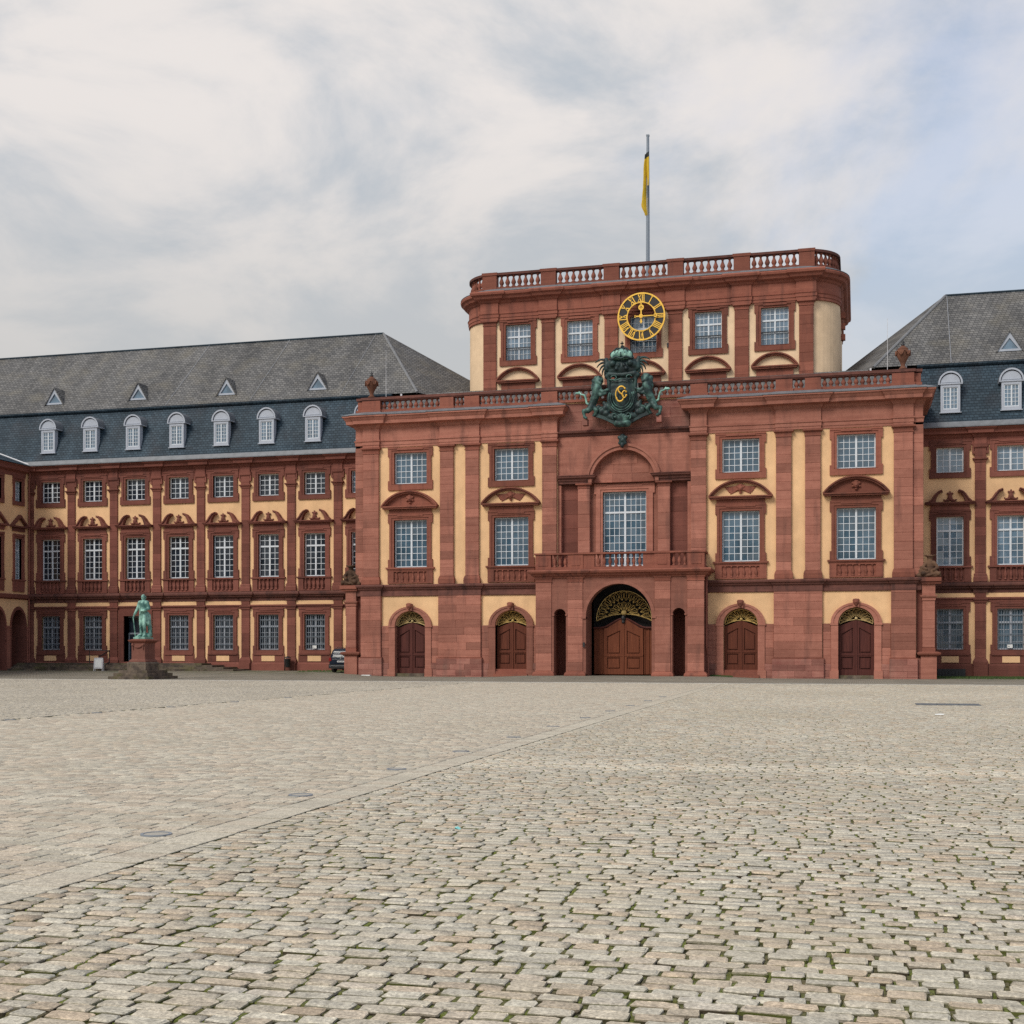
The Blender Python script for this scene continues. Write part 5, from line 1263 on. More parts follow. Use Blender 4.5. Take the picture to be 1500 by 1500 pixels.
def screen(s):
    X = s * 18.74; o = thing('gate_pier', 'narrow sandstone pier with pedestal ' + ('beside the parked dark blue car' if s < 0 else 'beside the green grass strip'), 'pier', (X, 0, 0), group='piers at the pavilion corners')
    b = B(); b.box(-.46, .46, 0, .8, -.3, 1.38); b.box(-.52, .52, -.06, .86, -.3, -.05); at = lambda n, bb, m: put(n, bb.mesh(n, m), o, (X, 0, 0)); at('pedestal', b, 'stone')
    b = B(); b.sweep([(0, 1.38), (.06, 1.42), (.16, 1.46), (.2, 1.54), (.2, 1.6), (.02, 1.66), (-.2, 1.66)], [(-.48, .9), (-.48, 0), (.5, 0), (.5, .9)]); at('pedestal_cap', b, 'trim')
    b = B(); b.box(-.34, .34, .1, .75, 1.64, 5.1); b.box(-.38, .38, .06, .8, 1.66, 1.9); q = at('shaft', b, 'trim')
    ashlar(q, X - .36, X + .36, 1.92, 4.72, .07, .3, 'stone', .62)
    b = B(); b.sweep([(0, 4.74), (.03, 4.78), (.03, 4.9), (.12, 5.0), (.14, 5.08), (.02, 5.1), (.02, 5.5), (.03, 5.76), (-.2, 5.78)], [(-.36, .8), (-.36, .08), (.36, .08), (.36, .8)]); at('capital', b, 'stone')
    b = B(); xs = (-.72, .5) if s < 0 else (-.5, .72); b.box(xs[0] + .08, xs[1], -.1, .9, 5.78, 5.92); b.box(xs[0], xs[1], -.2, .95, 5.92, 6.16); at('coping', b, 'trim')
    # link to the pavilion: recessed dark slot with a low sill
    b = B(); x0, x1 = sorted((s * -.36, s * -.80)); b.box(*sorted((s * .3, s * -.84)), .34, .5, 1.2, 5.9); at('slot_wall', b, 'wing')
    b = B(); b.box(x0, x1, .15, .338, -.3, 1.25); at('slot_sill', b, 'rough')
    # carved trophy on top
    c = [((.0, .2, .28), .34, (1.3, .9, .8)), ((0, .2, .55), .26, (.02, .15, .95), .2), ((.02, .12, 1.2), .17), ((.02, .12, 1.3), .2, (1.1, 1, .5)), ((.02, .02, 1.14), .06)]
    c += [((-.2, .1, .9), .13, (-.42, -.05, .6), .1), ((-.42, -.05, .6), .1, (-.2, -.2, .45), .09), ((.22, .12, .9), .13, (.45, .0, .62), .1), ((.45, 0, .62), .1, (.25, -.2, .5), .09), ((-.2, 0, .35), .17, (-.45, -.2, .2), .13), ((.15, 0, .35), .17, (.45, -.2, .25), .14), ((.55, .2, .4), .26), ((.6, .2, .2), .25), ((.4, .2, .75), .2), ((-.5, -.1, .12), .13, (.7, -.05, .12), .13), ((-.55, -.15, .3), .06, (.1, -.25, .12), .06), ((.62, .05, .7), .06, (.3, -.1, .2), .07)]
    c += [((.02 + .3 * cos(a), .12 + .26 * sin(a), 1.33 + .03 * cos(2 * a)), .05) for a in np.linspace(0, 6, 16)]
    if s > 0: c = [tuple((-q[0], q[1], q[2]) if isinstance(q, tuple) and len(q) == 3 and i in (0, 2) and not (len(it) == 3 and i == 2) else q for i, q in enumerate(it)) for it in c]
    t_ = put('trophy_sculpture', sculpt('trophy_sculpture', c, .035, 'relic', 1), None, (X + s * .1, .15, 6.16))
    tag(t_, 'blackened stone figure in a brimmed hat ' + ('above the parked car' if s < 0 else 'beside the right wing'), 'sculpture', 'sculptures on the corner piers')
screen(-1); screen(1)
def rods(X, s, label):
    b = B(); b.tube([(0, 0, 0), (0, 0, 3.3)], [.02, .010], 5); b.tube([(-1.0, 0, .12), (1.1, 0, .12)], .014, 4); b.tube([(-.4, .05, -.5), (.5, .05, -.55)], .03, 4)
    for x in (-1.0, 1.1): b.box(x - .05, x + .05, -.05, .05, 0, .28)
    tag(put('lightning_rod', b.mesh('lightning_rod', 'board'), None, (X, .62, 18.86)), label, 'lightning rod', 'lightning rods on the parapet')
rods(-16.4, -1, 'thin white lightning rod beside the urn before the long roof'); rods(16.35, 1, 'thin white lightning rod beside the urn near the right wing')

# ------------------------------------------------------------------ statue
SX, SY, SR = -27.6, -11.6, radians(-6)
def statue():
    ped = thing('statue_pedestal', 'red stone pedestal on mossy dark steps carrying the green statue', 'pedestal', (SX, SY, 0), SR)
    def at(n, b, m, **k):
        o = bpy.data.objects.new(n, b.mesh(n, m)); COL.objects.link(o); o.parent = ped
        for a, v in k.items(): o[a] = v
        return o
    for h, z0, z1 in ((1.47, -.1, .17), (1.25, .17, .36), (1.03, .36, .53)):
        for k in range(3):                                   # each step is laid of three blocks
            x0, x1 = -h + 2 * h * k / 3, -h + 2 * h * (k + 1) / 3; b = B(); b.box(x0 + .006, x1 - .006, -h, h, z0, z1); at('step', b, 'step')
    b = B(); b.box(-.68, .68, -.68, .68, .53, .92); b.sweep([(0, .92), (.04, .93), (0, 1.0), (-.1, 1.04)], [(-.66, .66), (-.66, -.66), (.66, -.66), (.66, .66)], True); at('base_block', b, 'step')
    b = B(); b.prismh([(-.49, -.49), (.49, -.49), (.49, .49), (-.49, .49)], 1.0, 2.2); b.sweep([(.0, 1.0), (.12, 1.04), (.10, 1.12), (0, 1.22)], [(-.49, .49), (-.49, -.49), (.49, -.49), (.49, .49)], True); at('block', b, 'pedestal')
    b = B(); b.sweep([(0, 2.18), (.04, 2.2), (.14, 2.3), (.16, 2.36), (-.1, 2.44), (-.49, 2.44)], [(-.49, .49), (-.49, -.49), (.49, -.49), (.49, .49)], True); at('cap', b, 'trim')
    b = B(); b.tube([(x, -.52, 2.08 - .16 * (1 - (x / .36) ** 2)) for x in np.linspace(-.36, .36, 9)], [.02, .04, .05, .055, .055, .055, .05, .04, .02], 6)
    for x in (-.37, .37): b.ball((x, -.52, 2.08), .1, 6); b.tube([(x, -.52, 2.05), (x, -.53, 1.8)], .04, 5)
    at('garland', b, 'pedestal')
    # the figure: frock coat, breeches, bald head, right arm lowered on a scroll, left hand at the waist
    k = 1.50; Z = 2.53
    def P(x, y, z): return (x * k * .86, y * k, Z + z * k)
    def C(a, ra, b_, rb): return (P(*a), ra * k, P(*b_), rb * k)
    c = [C((.0, 0, 1.02), .155, (.01, 0, 1.36), .18), C((-.15, .0, 1.43), .085, (.17, .0, 1.43), .085), C((.01, 0, 1.4), .13, (.015, -.005, 1.53), .062),
         (P(.015, -.015, 1.64), .098 * k, (.88, 1.0, 1.2)), (P(.015, -.05, 1.59), .062 * k), (P(.015, -.118, 1.625), .020 * k), (P(-.083, 0, 1.63), .022 * k), (P(.113, 0, 1.63), .022 * k), (P(.015, -.10, 1.565), .024 * k, (1.4, .8, .6)),
         (P(.015, .05, 1.63), .09 * k), (P(-.02, -.105, 1.655), .016 * k), (P(.05, -.105, 1.655), .016 * k)]
    # arms
    c += [C((-.2, 0, 1.42), .082, (-.3, -.02, 1.17), .07), C((-.3, -.02, 1.17), .068, (-.40, -.10, .95), .052), C((-.40, -.10, .95), .042, (-.43, -.13, .88), .036)]
    for j in range(4): c.append(C((-.445 + j * .014, -.15 + j * .012, .86), .0145, (-.462 + j * .016, -.175 + j * .012, .80 + (.008 if j in (0, 3) else 0)), .012))
    c.append(C((-.41, -.15, .88), .015, (-.405, -.19, .85), .012))
    c += [C((.22, 0, 1.42), .082, (.315, -.0, 1.18), .072), C((.315, 0, 1.18), .07, (.16, -.17, 1.08), .055), C((.16, -.17, 1.08), .042, (.08, -.2, 1.08), .036)]
    for j in range(4): c.append(C((.06, -.205, 1.105 - j * .02), .0145, (-.0, -.20, 1.10 - j * .022), .012))
    c.append(C((.09, -.2, 1.11), .015, (.05, -.2, 1.145), .012))
    # coat skirts, legs, shoes
    c += [C((.0, .02, 1.05), .155, (.02, .05, .82), .165), C((-.1, .05, .95), .10, (-.12, .10, .6), .07), C((.15, .06, .95), .11, (.21, .09, .55), .08), C((.2, .12, .9), .09, (.25, .18, .1), .08), C((.05, .12, .9), .11, (.05, .16, .55), .09),
          C((-.075, -.02, .86), .108, (-.09, -.05, .5), .074), C((-.09, -.05, .5), .07, (-.1, -.02, .12), .046), C((-.1, -.02, .1), .05, (-.14, -.18, .045), .04),
          C((.1, -.03, .86), .108, (.12, -.09, .5), .076), C((.12, -.09, .5), .074, (.13, -.06, .3), .066), C((.13, -.06, .3), .064, (.13, -.05, .1), .046), C((.13, -.05, .09), .05, (.16, -.2, .045), .04)]
    c += [C((-.12, -.06, 1.38), .035, (-.07, -.14, .95), .03), C((.12, -.06, 1.38), .035, (.1, -.14, 1.0), .03), C((-.07, -.14, .95), .03, (-.14, -.08, .66), .03)]
    m = sculpt('statue', c, .03, 'verdigris', 1)
    st = thing('statue', 'green bronze statue of a bald man in a frock coat on a red pedestal', 'statue', (SX, SY, 2.44), SR)
    o = bpy.data.objects.new('figure', m); COL.objects.link(o); o.parent = st; o.location = (0, 0, -2.44)
    b = B(); b.box(-.42, .42, -.42, .42, 2.44, 2.55); b.ball((-.25, -.1, 2.56), .22, 5, (1.3, 1, .3)); o = bpy.data.objects.new('plinth', b.mesh('plinth', 'verdigris')); COL.objects.link(o); o.parent = st; o.location = (0, 0, -2.44)
    b = B(); b.tube([P(-.44, -.16, .84), P(-.42, -.12, .45), P(-.38, -.08, .02)], [.022 * k, .016 * k, .014 * k], 6); b.quad(P(-.46, -.15, .82), P(-.40, -.18, .82), P(-.30, -.12, .02), P(-.36, -.05, .02))
    o = bpy.data.objects.new('staff', b.mesh('staff', 'verdigris')); COL.objects.link(o); o.parent = st; o.location = (0, 0, -2.44)
    c = [C((-.3, .0, .04), .07, (-.1, .05, .12), .09), C((-.15, -.1, .05), .06, (-.32, -.05, .03), .05), C((.05, .1, .1), .1, (.2, .14, .1), .1)]
    o = bpy.data.objects.new('books', sculpt('books', c, .04, 'verdigris', 1)); COL.objects.link(o); o.parent = st; o.location = (0, 0, -2.44)
statue()

# ------------------------------------------------------------------ entrance steps, rail, sign board, bin
def entrance():
    o = thing('entrance_steps', 'long dark stone steps before the left wing door behind the statue', 'steps', (-39, 4.5, 0))
    for k, (x1, y0, z1) in enumerate(((-29.2, 3.35, .38), (-30.2, 3.75, .52), (-31.3, 4.15, .66), (-32.4, 4.55, .80))):
        n = 7; x0 = -48.2
        for j in range(n):
            a, c = x0 + (x1 - x0) * j / n, x0 + (x1 - x0) * (j + 1) / n; b = B(); b.box(a + .01, c - .01, y0, 6.0, -.2 if k == 0 else z1 - .14, z1); put('step', b.mesh('step', 'step'), o)
    b = B(); z = .8
    b.tube([(-40.2, 4.7, z), (-40.2, 4.7, z + .95), (-41.9, 4.7, z + .95), (-41.9, 4.7, z)], .04, 6); b.tube([(-40.2, 4.7, z + .1), (-40.2, 3.4, .3), (-40.2, 3.4, z + .5), (-40.2, 4.7, z + .95)], .04, 6)
    tag(put('handrail', b.mesh('handrail', 'iron')), 'dark metal handrail on the entrance steps beside the sign board', 'handrail')
    t_ = thing('sign_board', 'white folding sign board standing before the dark steps', 'sign board', (-40.0, 2.85, .19))
    for s, dy in ((-1, 0), (1, .5)):
        b = B(); b.box(-.33, .33, 0, .04, .22, .98); b.box(-.37, -.33, -.01, .05, 0, 1.02); b.box(.33, .37, -.01, .05, 0, 1.02); b.box(-.33, .33, -.01, .05, .98, 1.02)
        b.cur = 1; b.box(-.25, .25, -.015, 0, .32, .88)
        m = b.mesh('panel', ['board', 'paper']); q = put('panel', m, t_, (-40.0, 2.85 + dy * .44, .19)); q.rotation_euler = (.1 * s, 0, 0)
    t_ = thing('litter_bin', 'small dark litter bin at the foot of the left wing', 'bin', (-25.9, 5.6, .25))
    b = B(); b.lathe([(.16, .25), (.19, .3), (.21, .85), (.23, .87), (.23, .9)], n=12); put('bin_body', b.mesh('bin_body', 'iron', True), t_, (-25.9, 5.5, .25))
    b = B(); b.lathe([(.24, .95), (.24, .98), (.1, 1.06), (.02, 1.08)], n=12); b.tube([(-.26, 0, 0), (-.26, 0, 1.0)], .03, 6); put('bin_lid', b.mesh('bin_lid', 'iron', True), t_, (-25.9, 5.5, .25))
    t_ = thing('cellar_vent', 'low black cellar vent at the base of the right wing', 'vent', (20.4, 5.6, 0))
    b = B(); b.box(-.85, .85, 0, .5, -.1, .55); put('hood', b.mesh('hood', 'iron'), t_, (20.4, 5.4, 0)); b = B()
    for x in spaced(-.8, .8, .2): b.box(x - .06, x + .06, -.04, 0, .05, .45)
    put('slats', b.mesh('slats', 'iron'), t_, (20.4, 5.4, 0), kind='stuff')
entrance()

# ------------------------------------------------------------------ parked car
def car():
    X, Y = -19.88, 1.05; zg = gz(-20.5, 2.5); o = thing('parked_car', 'dark blue people carrier parked tail out beside the corner pier', 'car', (X, Y, zg))
    L, H, w = 4.3, 1.66, .9
    # cross-sections along the length: (y, half width, bottom, waist, roof half width, roof z)
    sec = [(0.0, .78, .32, .92, .62, 1.0), (.04, .86, .28, .96, .66, 1.30), (.16, .89, .25, .98, .66, 1.58), (.45, .90, .22, 1.0, .67, 1.655), (1.2, .91, .2, 1.0, .68, 1.67), (2.3, .91, .2, .98, .66, 1.62), (2.9, .90, .2, .96, .62, 1.35), (3.3, .89, .22, .92, .72, 1.0), (4.0, .84, .25, .80, .68, .84), (4.28, .70, .32, .60, .5, .64)]
    b = B(); rings = []
    for (y, hw, z0, zw, hr, zr) in sec:
        q = [(0, z0), (hw * .8, z0), (hw * .97, z0 + .1), (hw, (z0 + zw) / 2), (hw * .97, zw), (hr + (hw * .97 - hr) * .45, zw + (zr - zw) * .55), (hr, zr - .05), (hr * .8, zr), (0, zr + .015)]
        full = q + [(-x, z) for x, z in reversed(q[1:-1])]; rings.append([(x, y, z) for x, z in full])
    i0 = 0
    for r in rings: b.v += r
    n = len(rings[0])
    for k in range(len(rings) - 1):
        for j in range(n):
            a, c = k * n + j, k * n + (j + 1) % n; b.f.append((a, c, c + n, a + n)); b.m.append(0)
    b.f.append(tuple(range(n - 1, -1, -1))); b.m.append(0); b.f.append(tuple((len(rings) - 1) * n + j for j in range(n))); b.m.append(0)
    me = b.mesh('body', 'car', True); at = lambda nm, bb, m, sm=False, **k: put(nm, bb.mesh(nm, m, sm), o, (X, Y, zg), **k)
    put('body', me, o, (X, Y, zg))
    b = B(); b.quad((-.62, -.025, 1.04), (.62, -.025, 1.04), (.56, .1, 1.46), (-.56, .1, 1.46)); at('rear_window', b, 'car_glass')
    for s in (-1, 1):
        b = B(); b.quad(*[(s * x, y, z) for x, y, z in ((.93, .5, 1.05), (.92, 2.5, 1.03), (.74, 2.35, 1.5), (.72, .5, 1.56))]); at('side_window', b, 'car_glass')
        b = B(); b.box(s * .70, s * .885, -.03, .14, .78, 1.02); at('tail_lamp', b, 'red_lens')
        b = B(); b.box(s * .9, s * 1.04, 2.75, 2.87, 1.0, 1.12); at('mirror', b, 'car')
        for y in (.78, 3.4):
            b = B(); b.ring(0, .31, .2, .2, .31, .31, 0, .2, 0, 2 * pi, 20); b.xf(Matrix.Translation((s * .8 + (.1 if s < 0 else -.0) * 0, y, 0)) @ Matrix.Rotation(pi / 2, 4, 'Z') @ Matrix.Translation((0, -.1, 0)))
            wh = at('wheel', b, 'rubber')
            b = B(); b.ring(0, .31, .03, .03, .2, .2, .03, .17, 0, 2 * pi, 16); b.xf(Matrix.Translation((s * .8, y, 0)) @ Matrix.Rotation(pi / 2, 4, 'Z') @ Matrix.Translation((0, -.1, 0))); put('rim', b.mesh('rim', 'galv'), wh, (X, Y, zg))
    b = B(); b.box(-.86, .86, -.10, .06, .28, .56); at('bumper', b, 'rubber'); b = B(); b.box(-.8, .8, -.112, -.10, .44, .47); b.box(-.62, .62, -.03, 0, .90, .925); at('chrome_strip', b, 'chrome')
    b = B(); b.box(-.26, .26, -.03, .0, .70, .81); b.cur = 1
    for k, x in enumerate((-.2, -.15, -.08, .0, .06, .12, .18)): b.box(x - .015, x + .015, -.033, -.03, .72, .79)
    at('number_plate', b, ['plate', 'iron']); b = B(); b.ring(0, .985, .02, .02, .05, .05, -.035, -.0, 0, 2 * pi, 12); at('badge', b, 'chrome')
    b = B(); b.tube([(.0, -.04, 1.06), (.28, .0, 1.18)], .012, 4); at('wiper', b, 'rubber'); b = B()
    for s in (-1, 1): b.tube([(s * .62, .5, 1.69), (s * .62, .7, 1.74), (s * .6, 2.0, 1.74), (s * .6, 2.2, 1.67)], .02, 5)
    at('roof_rail', b, 'chrome')
car()

# ------------------------------------------------------------------ small things on the ground
def ground_bits():
    nth = ['nearest', 'second nearest', 'third nearest', 'fourth nearest', 'fifth nearest', 'sixth nearest', 'seventh nearest', 'eighth nearest', 'ninth nearest', 'second farthest', 'farthest']
    for i, y in enumerate((-71.9, -68.6, -65.2, -61.9, -58.2, -54.5, -50.6, -46.8, -43.0, -39.0, -35)):
        b = B(); b.ring(0, 0, .115, .115, .14, .14, -.01, .004, 0, 2 * pi, 20); b.cur = 1; b.ring(0, 0, .001, .001, .115, .115, -.005, .001, 0, 2 * pi, 20); b.xf(Matrix.Rotation(-pi / 2, 4, 'X'))
        tag(put('ground_light', b.mesh('ground_light', ['galv', 'lens']), None, (XS0 + drift(y) - .24, y, .003)), nth[i] + ' of the round flush ground lights beside the pale paved path', 'ground light', 'ground lights along the paved path')
    for i, y in enumerate((-55.2, -51.5, -47.6, -43.5, -39.4)):
        b = B(); b.ring(0, 0, .115, .115, .14, .14, -.01, .004, 0, 2 * pi, 20); b.cur = 1; b.ring(0, 0, .001, .001, .115, .115, -.005, .001, 0, 2 * pi, 20); b.xf(Matrix.Rotation(-pi / 2, 4, 'X'))
        tag(put('ground_light', b.mesh('ground_light', ['galv', 'lens']), None, (-5.2, y, .003)), ('nearest', 'second nearest', 'middle', 'second farthest', 'farthest')[i] + ' round flush ground light at the edge of the brown cobbles', 'ground light', 'ground lights along the brown cobbles')
    t_ = thing('access_cover', 'long blue grey steel cover set in the cobbles before the right wing', 'cover', (17.3, -39.8, 0))
    for k in range(3): b = B(); b.box(-.95 + k * .64, -.33 + k * .64, -.55, .55, -.01, .022); put('plate', b.mesh('plate', 'steelplate'), t_, (17.3, -39.8, 0), rz=0)
    def scrap(n, m, x, y, r, label, cat):
        b = B(); pts = [(r * R.uniform(.6, 1.1) * cos(a), r * .7 * R.uniform(.6, 1.1) * sin(a), .015 + R.uniform(0, .03)) for a in np.linspace(0, 2 * pi, 8)[:-1]]
        b.v = [(0, 0, .05)] + pts; n_ = len(pts); b.f = [(0, k + 1, (k + 1) % n_ + 1) for k in range(n_)]; b.m = [0] * n_
        tag(put(n, b.mesh(n, m), None, (x, y, .0)), label, cat)
    scrap('paper_scrap', 'paper', 16.66, -47.0, .13, 'white paper scrap on the cobbles right of the path', 'litter')
    scrap('paper_scrap', 'turquoise', 11.06, -71.0, .035, 'tiny turquoise scrap among the near cobbles', 'litter')
    b = B(); b.box(-.3, .3, -.15, .15, 0, .12); tag(put('stone_chip', b.mesh('stone_chip', 'paper'), None, (-17.3, -.75, -.01)), 'small white stone lying at the left corner of the pavilion', 'stone')
    # grass strip before the right wing
    rg = np.random.default_rng(5); n = 9000; V = np.empty((n * 3, 3)); x = rg.uniform(18.9, 33, n); y = 5.7 - rg.beta(1, 2.2, n) * 5.2; h = rg.uniform(.04, .14, n); a = rg.uniform(0, 6.3, n)
    V[0::3] = np.column_stack([x - .03 * np.cos(a), y - .03 * np.sin(a), np.full(n, -.01)]); V[1::3] = np.column_stack([x + .03 * np.cos(a), y + .03 * np.sin(a), np.full(n, -.01)]); V[2::3] = np.column_stack([x + rg.uniform(-.05, .05, n), y + rg.uniform(-.05, .05, n), h])
    me = bpy.data.meshes.new('grass'); me.from_pydata(V.tolist(), [], np.arange(n * 3).reshape(-1, 3).tolist()); me.materials.append(M['grass'])
    tag(put('grass', me), 'strip of short green grass at the foot of the right wing', None, None, 'stuff')
    n = 900; V = np.empty((n * 3, 3)); x = np.concatenate([rg.uniform(5.6, 7.0, n // 2), rg.uniform(-24, -18.4, n - n // 2)]); y = np.concatenate([rg.uniform(-.4, .05, n // 2), rg.uniform(2.5, 5.8, n - n // 2)]); h = rg.uniform(.03, .12, n); z = np.array([gz(p, q) for p, q in zip(x, y)])
    V[0::3] = np.column_stack([x - .03, y, z - .01]); V[1::3] = np.column_stack([x + .03, y, z - .01]); V[2::3] = np.column_stack([x + rg.uniform(-.05, .05, n), y, z + h])
    me = bpy.data.meshes.new('weeds'); me.from_pydata(V.tolist(), [], np.arange(n * 3).reshape(-1, 3).tolist()); me.materials.append(M['grass']); tag(put('weeds', me), 'green weeds growing at the foot of the walls', None, None, 'stuff')
ground_bits()

# ------------------------------------------------------------------ ground
def ground():
    b = B(); b.quad((-600, -600, -.35), (600, -600, -.35), (600, 600, -.35), (-600, 600, -.35)); put('ground', b.mesh('ground', 'earth'), kind='structure')
    # road strip along the palace, gently rising to the doors and to the left corner
    b = B(); xs = np.arange(-60, 45.1, .75); ys = np.concatenate([np.arange(-14.3, -3, .8), np.arange(-3, 7, .5)])
    n = len(ys)
    for x in xs:
        for y in ys: b.v.append((x, y, gz(x, y) - .006))
    for i in range(len(xs) - 1):
        for j in range(n - 1):
            a = i * n + j; b.f.append((a, a + n, a + n + 1, a + 1)); b.m.append(0)
    me = b.mesh('road', 'road', True); o = put('road', me, kind='structure')
ground()
def frust(y, z0=-2.0):
    """x range of the picture at distance y, plus a margin"""
    L = []
    for tx in (-.48, .50):
        a = math.atan(tx) - TH; L.append((y - CY) * math.tan(a) + CX)
    return L[0] - 6.0, L[1] + 6.0
class Stones:
    """many small stones gathered as arrays; kept singly or joined"""
    def __init__(s): s.items = []
    def add(s, cx, cy, hx, hy, tint, hue, z=0.0, rot=0.0): s.items.append((cx, cy, hx, hy, tint, hue, z, rot))
def stone_geo(it, K, rings, rng, rough):
    """vertices and faces of one stone with K corners"""
    cx, cy, hx, hy, tint, hue, z, rot = it
    if K == 4: base = np.array([(-1, -1), (1, -1), (1, 1), (-1, 1)], float)
    elif K == 8: base = np.array([(-.88, -1), (.86, -1), (1, -.65), (1, .68), (.88, 1), (-.86, 1), (-1, .65), (-1, -.66)], float)
    else: base = np.array([(-.92, -1), (-.1, -1.02), (.9, -1), (1, -.72), (1, .7), (.9, 1), (.15, 1.02), (-.9, 1), (-1, .7), (-1, -.7)], float)
    base = base + rng.uniform(-rough, rough, base.shape)
    P = base * (hx, hy)
    c, s_ = math.cos(rot), math.sin(rot); P = P @ np.array([[c, s_], [-s_, c]])
    v = []
    tilt = rng.uniform(-.012, .012, 2) * min(1, 12 / math.hypot(cx - CX, cy - CY)) * (1 if rough > .02 else .3)
    for sc, dz in rings:
        q = P * sc; zz = z + dz + q @ tilt + (rng.uniform(-.004, .004, K) if dz > -.03 and rough > .02 else 0)
        v.append(np.column_stack([q[:, 0] + cx, q[:, 1] + cy, zz]))
    return np.concatenate(v)
def faces_of(K, nr):
    f = []
    for r in range(nr - 1):
        for k in range(K): a, b_ = r * K + k, r * K + (k + 1) % K; f.append((a, b_, b_ + K, a + K))
    f.append(tuple((nr - 1) * K + k for k in range(K))); return f
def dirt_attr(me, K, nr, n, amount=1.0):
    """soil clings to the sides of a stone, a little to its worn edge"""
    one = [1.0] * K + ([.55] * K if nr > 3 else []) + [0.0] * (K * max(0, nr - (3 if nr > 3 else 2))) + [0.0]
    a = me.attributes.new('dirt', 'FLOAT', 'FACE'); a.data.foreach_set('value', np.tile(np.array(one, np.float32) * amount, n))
def joined(name, items, K, rings, mat, parent, rng, rough):
    nr = len(rings); F = faces_of(K, nr); nv = K * nr
    V = np.concatenate([stone_geo(it, K, rings, rng, rough) for it in items]); n = len(items)
    lens = np.array([len(f) for f in F]); flat = np.array([i for f in F for i in f])
    loops = (flat[None, :] + (np.arange(n) * nv)[:, None]).ravel()
    L = np.tile(lens, n); st = np.concatenate([[0], np.cumsum(L)[:-1]])
    me = bpy.data.meshes.new(name); me.vertices.add(len(V)); me.vertices.foreach_set('co', V.ravel())
    me.loops.add(len(loops)); me.loops.foreach_set('vertex_index', loops.astype(np.int32))
    me.polygons.add(len(L)); me.polygons.foreach_set('loop_start', st.astype(np.int32)); me.update(calc_edges=True); me.validate()
    for nm, k in (('tint', 4), ('hue', 5)):
        a = me.attributes.new(nm, 'FLOAT', 'FACE'); a.data.foreach_set('value', np.repeat(np.array([it[k] for it in items], np.float32), len(F)))
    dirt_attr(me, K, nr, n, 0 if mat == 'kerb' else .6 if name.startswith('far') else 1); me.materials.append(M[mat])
    return put(name, me, parent, kind='stuff')
def single(name, it, K, rings, mat, parent, rng, rough, smooth=False):
    F = faces_of(K, len(rings)); V = stone_geo(it, K, rings, rng, rough); V = V - np.array([it[0], it[1], it[6]])
    me = bpy.data.meshes.new(name); me.from_pydata([tuple(v) for v in V], [], F)
    for nm, k in (('tint', 4), ('hue', 5)):
        a = me.attributes.new(nm, 'FLOAT', 'FACE'); a.data.foreach_set('value', np.full(len(F), it[k], np.float32))
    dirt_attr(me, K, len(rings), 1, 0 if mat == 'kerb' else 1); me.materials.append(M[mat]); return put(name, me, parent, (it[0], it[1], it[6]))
def size_in_picture(it):
    dx, dy = it[0] - CX, it[1] - CY; d = -dx * math.sin(TH) + dy * math.cos(TH); l = dx * math.cos(TH) + dy * math.sin(TH)
    if d < 1 or abs(l / d) > .40 or 1.65 / d > .2875 * 1.02: return 0
    return it[2] * it[3] / d ** 3
def pave(sheet_name, piece, mat, joint, xr, y0, y1, gen, rough, near_rings, mid_rings, zj, label, K=10):
    rng = np.random.default_rng(abs(hash(piece + mat)) % 1000 if False else sum(map(ord, piece + mat)))
    b = B(); b.quad((xr[0], y0, zj), (xr[1], y0, zj), (xr[1], y1, zj), (xr[0], y1, zj))
    o = put(sheet_name, b.mesh(sheet_name, joint), kind='structure')
    if label: o['label'] = label
    S = Stones(); gen(S, rng); it = sorted(S.items, key=lambda i: -size_in_picture(i))
    for i in it[:300]: single(piece, i, K, near_rings, mat, o, rng, rough)
    d = lambda i: math.hypot(i[0] - CX, i[1] - CY)
    mid = [i for i in it[300:] if d(i) < 34]; far = [i for i in it[300:] if d(i) >= 34]
    plural = piece + 's'
    if piece == 'cobble' and mat == 'cobble': moss_pads(it, o, rng)
    if mid: joined(plural, mid, 8 if K > 4 else 4, mid_rings, mat, o, rng, rough)
    if far: joined('far_' + plural, far, 4, [(1, -.03), (1, -.008), (.94, .001)], mat, o, rng, rough * .6)
    return o
def moss_pads(items, parent, rng):
    """cushions of moss and grit in the gaps between neighbouring stones of a row"""
    V, F = [], []
    for it in items:
        d = math.hypot(it[0] - CX, it[1] - CY)
        if d > 40 or rng.uniform() < .05: continue
        hx = rng.uniform(.014, .022); hy = it[3] * rng.uniform(.7, 1.0); cx = it[0] + it[2] + .012; cy = it[1] + rng.uniform(-.01, .01); z = rng.uniform(-.012, -.001); i = len(V)
        for sx, sy, dz in ((-1, -1, -.02), (1, -1, -.02), (1, 1, -.02), (-1, 1, -.02), (-.6, -.7, 0), (.6, -.7, 0), (.6, .7, 0), (-.6, .7, 0)):
            V.append((cx + hx * sx * rng.uniform(.8, 1.2), cy + hy * sy * rng.uniform(.8, 1.05), z + dz + rng.uniform(-.003, .003)))
        F += [(i, i + 1, i + 5, i + 4), (i + 1, i + 2, i + 6, i + 5), (i + 2, i + 3, i + 7, i + 6), (i + 3, i, i + 4, i + 7), (i + 4, i + 5, i + 6, i + 7)]
    me = bpy.data.meshes.new('moss'); me.from_pydata(V, [], F); me.materials.append(M['moss']); put('moss', me, parent, kind='stuff')
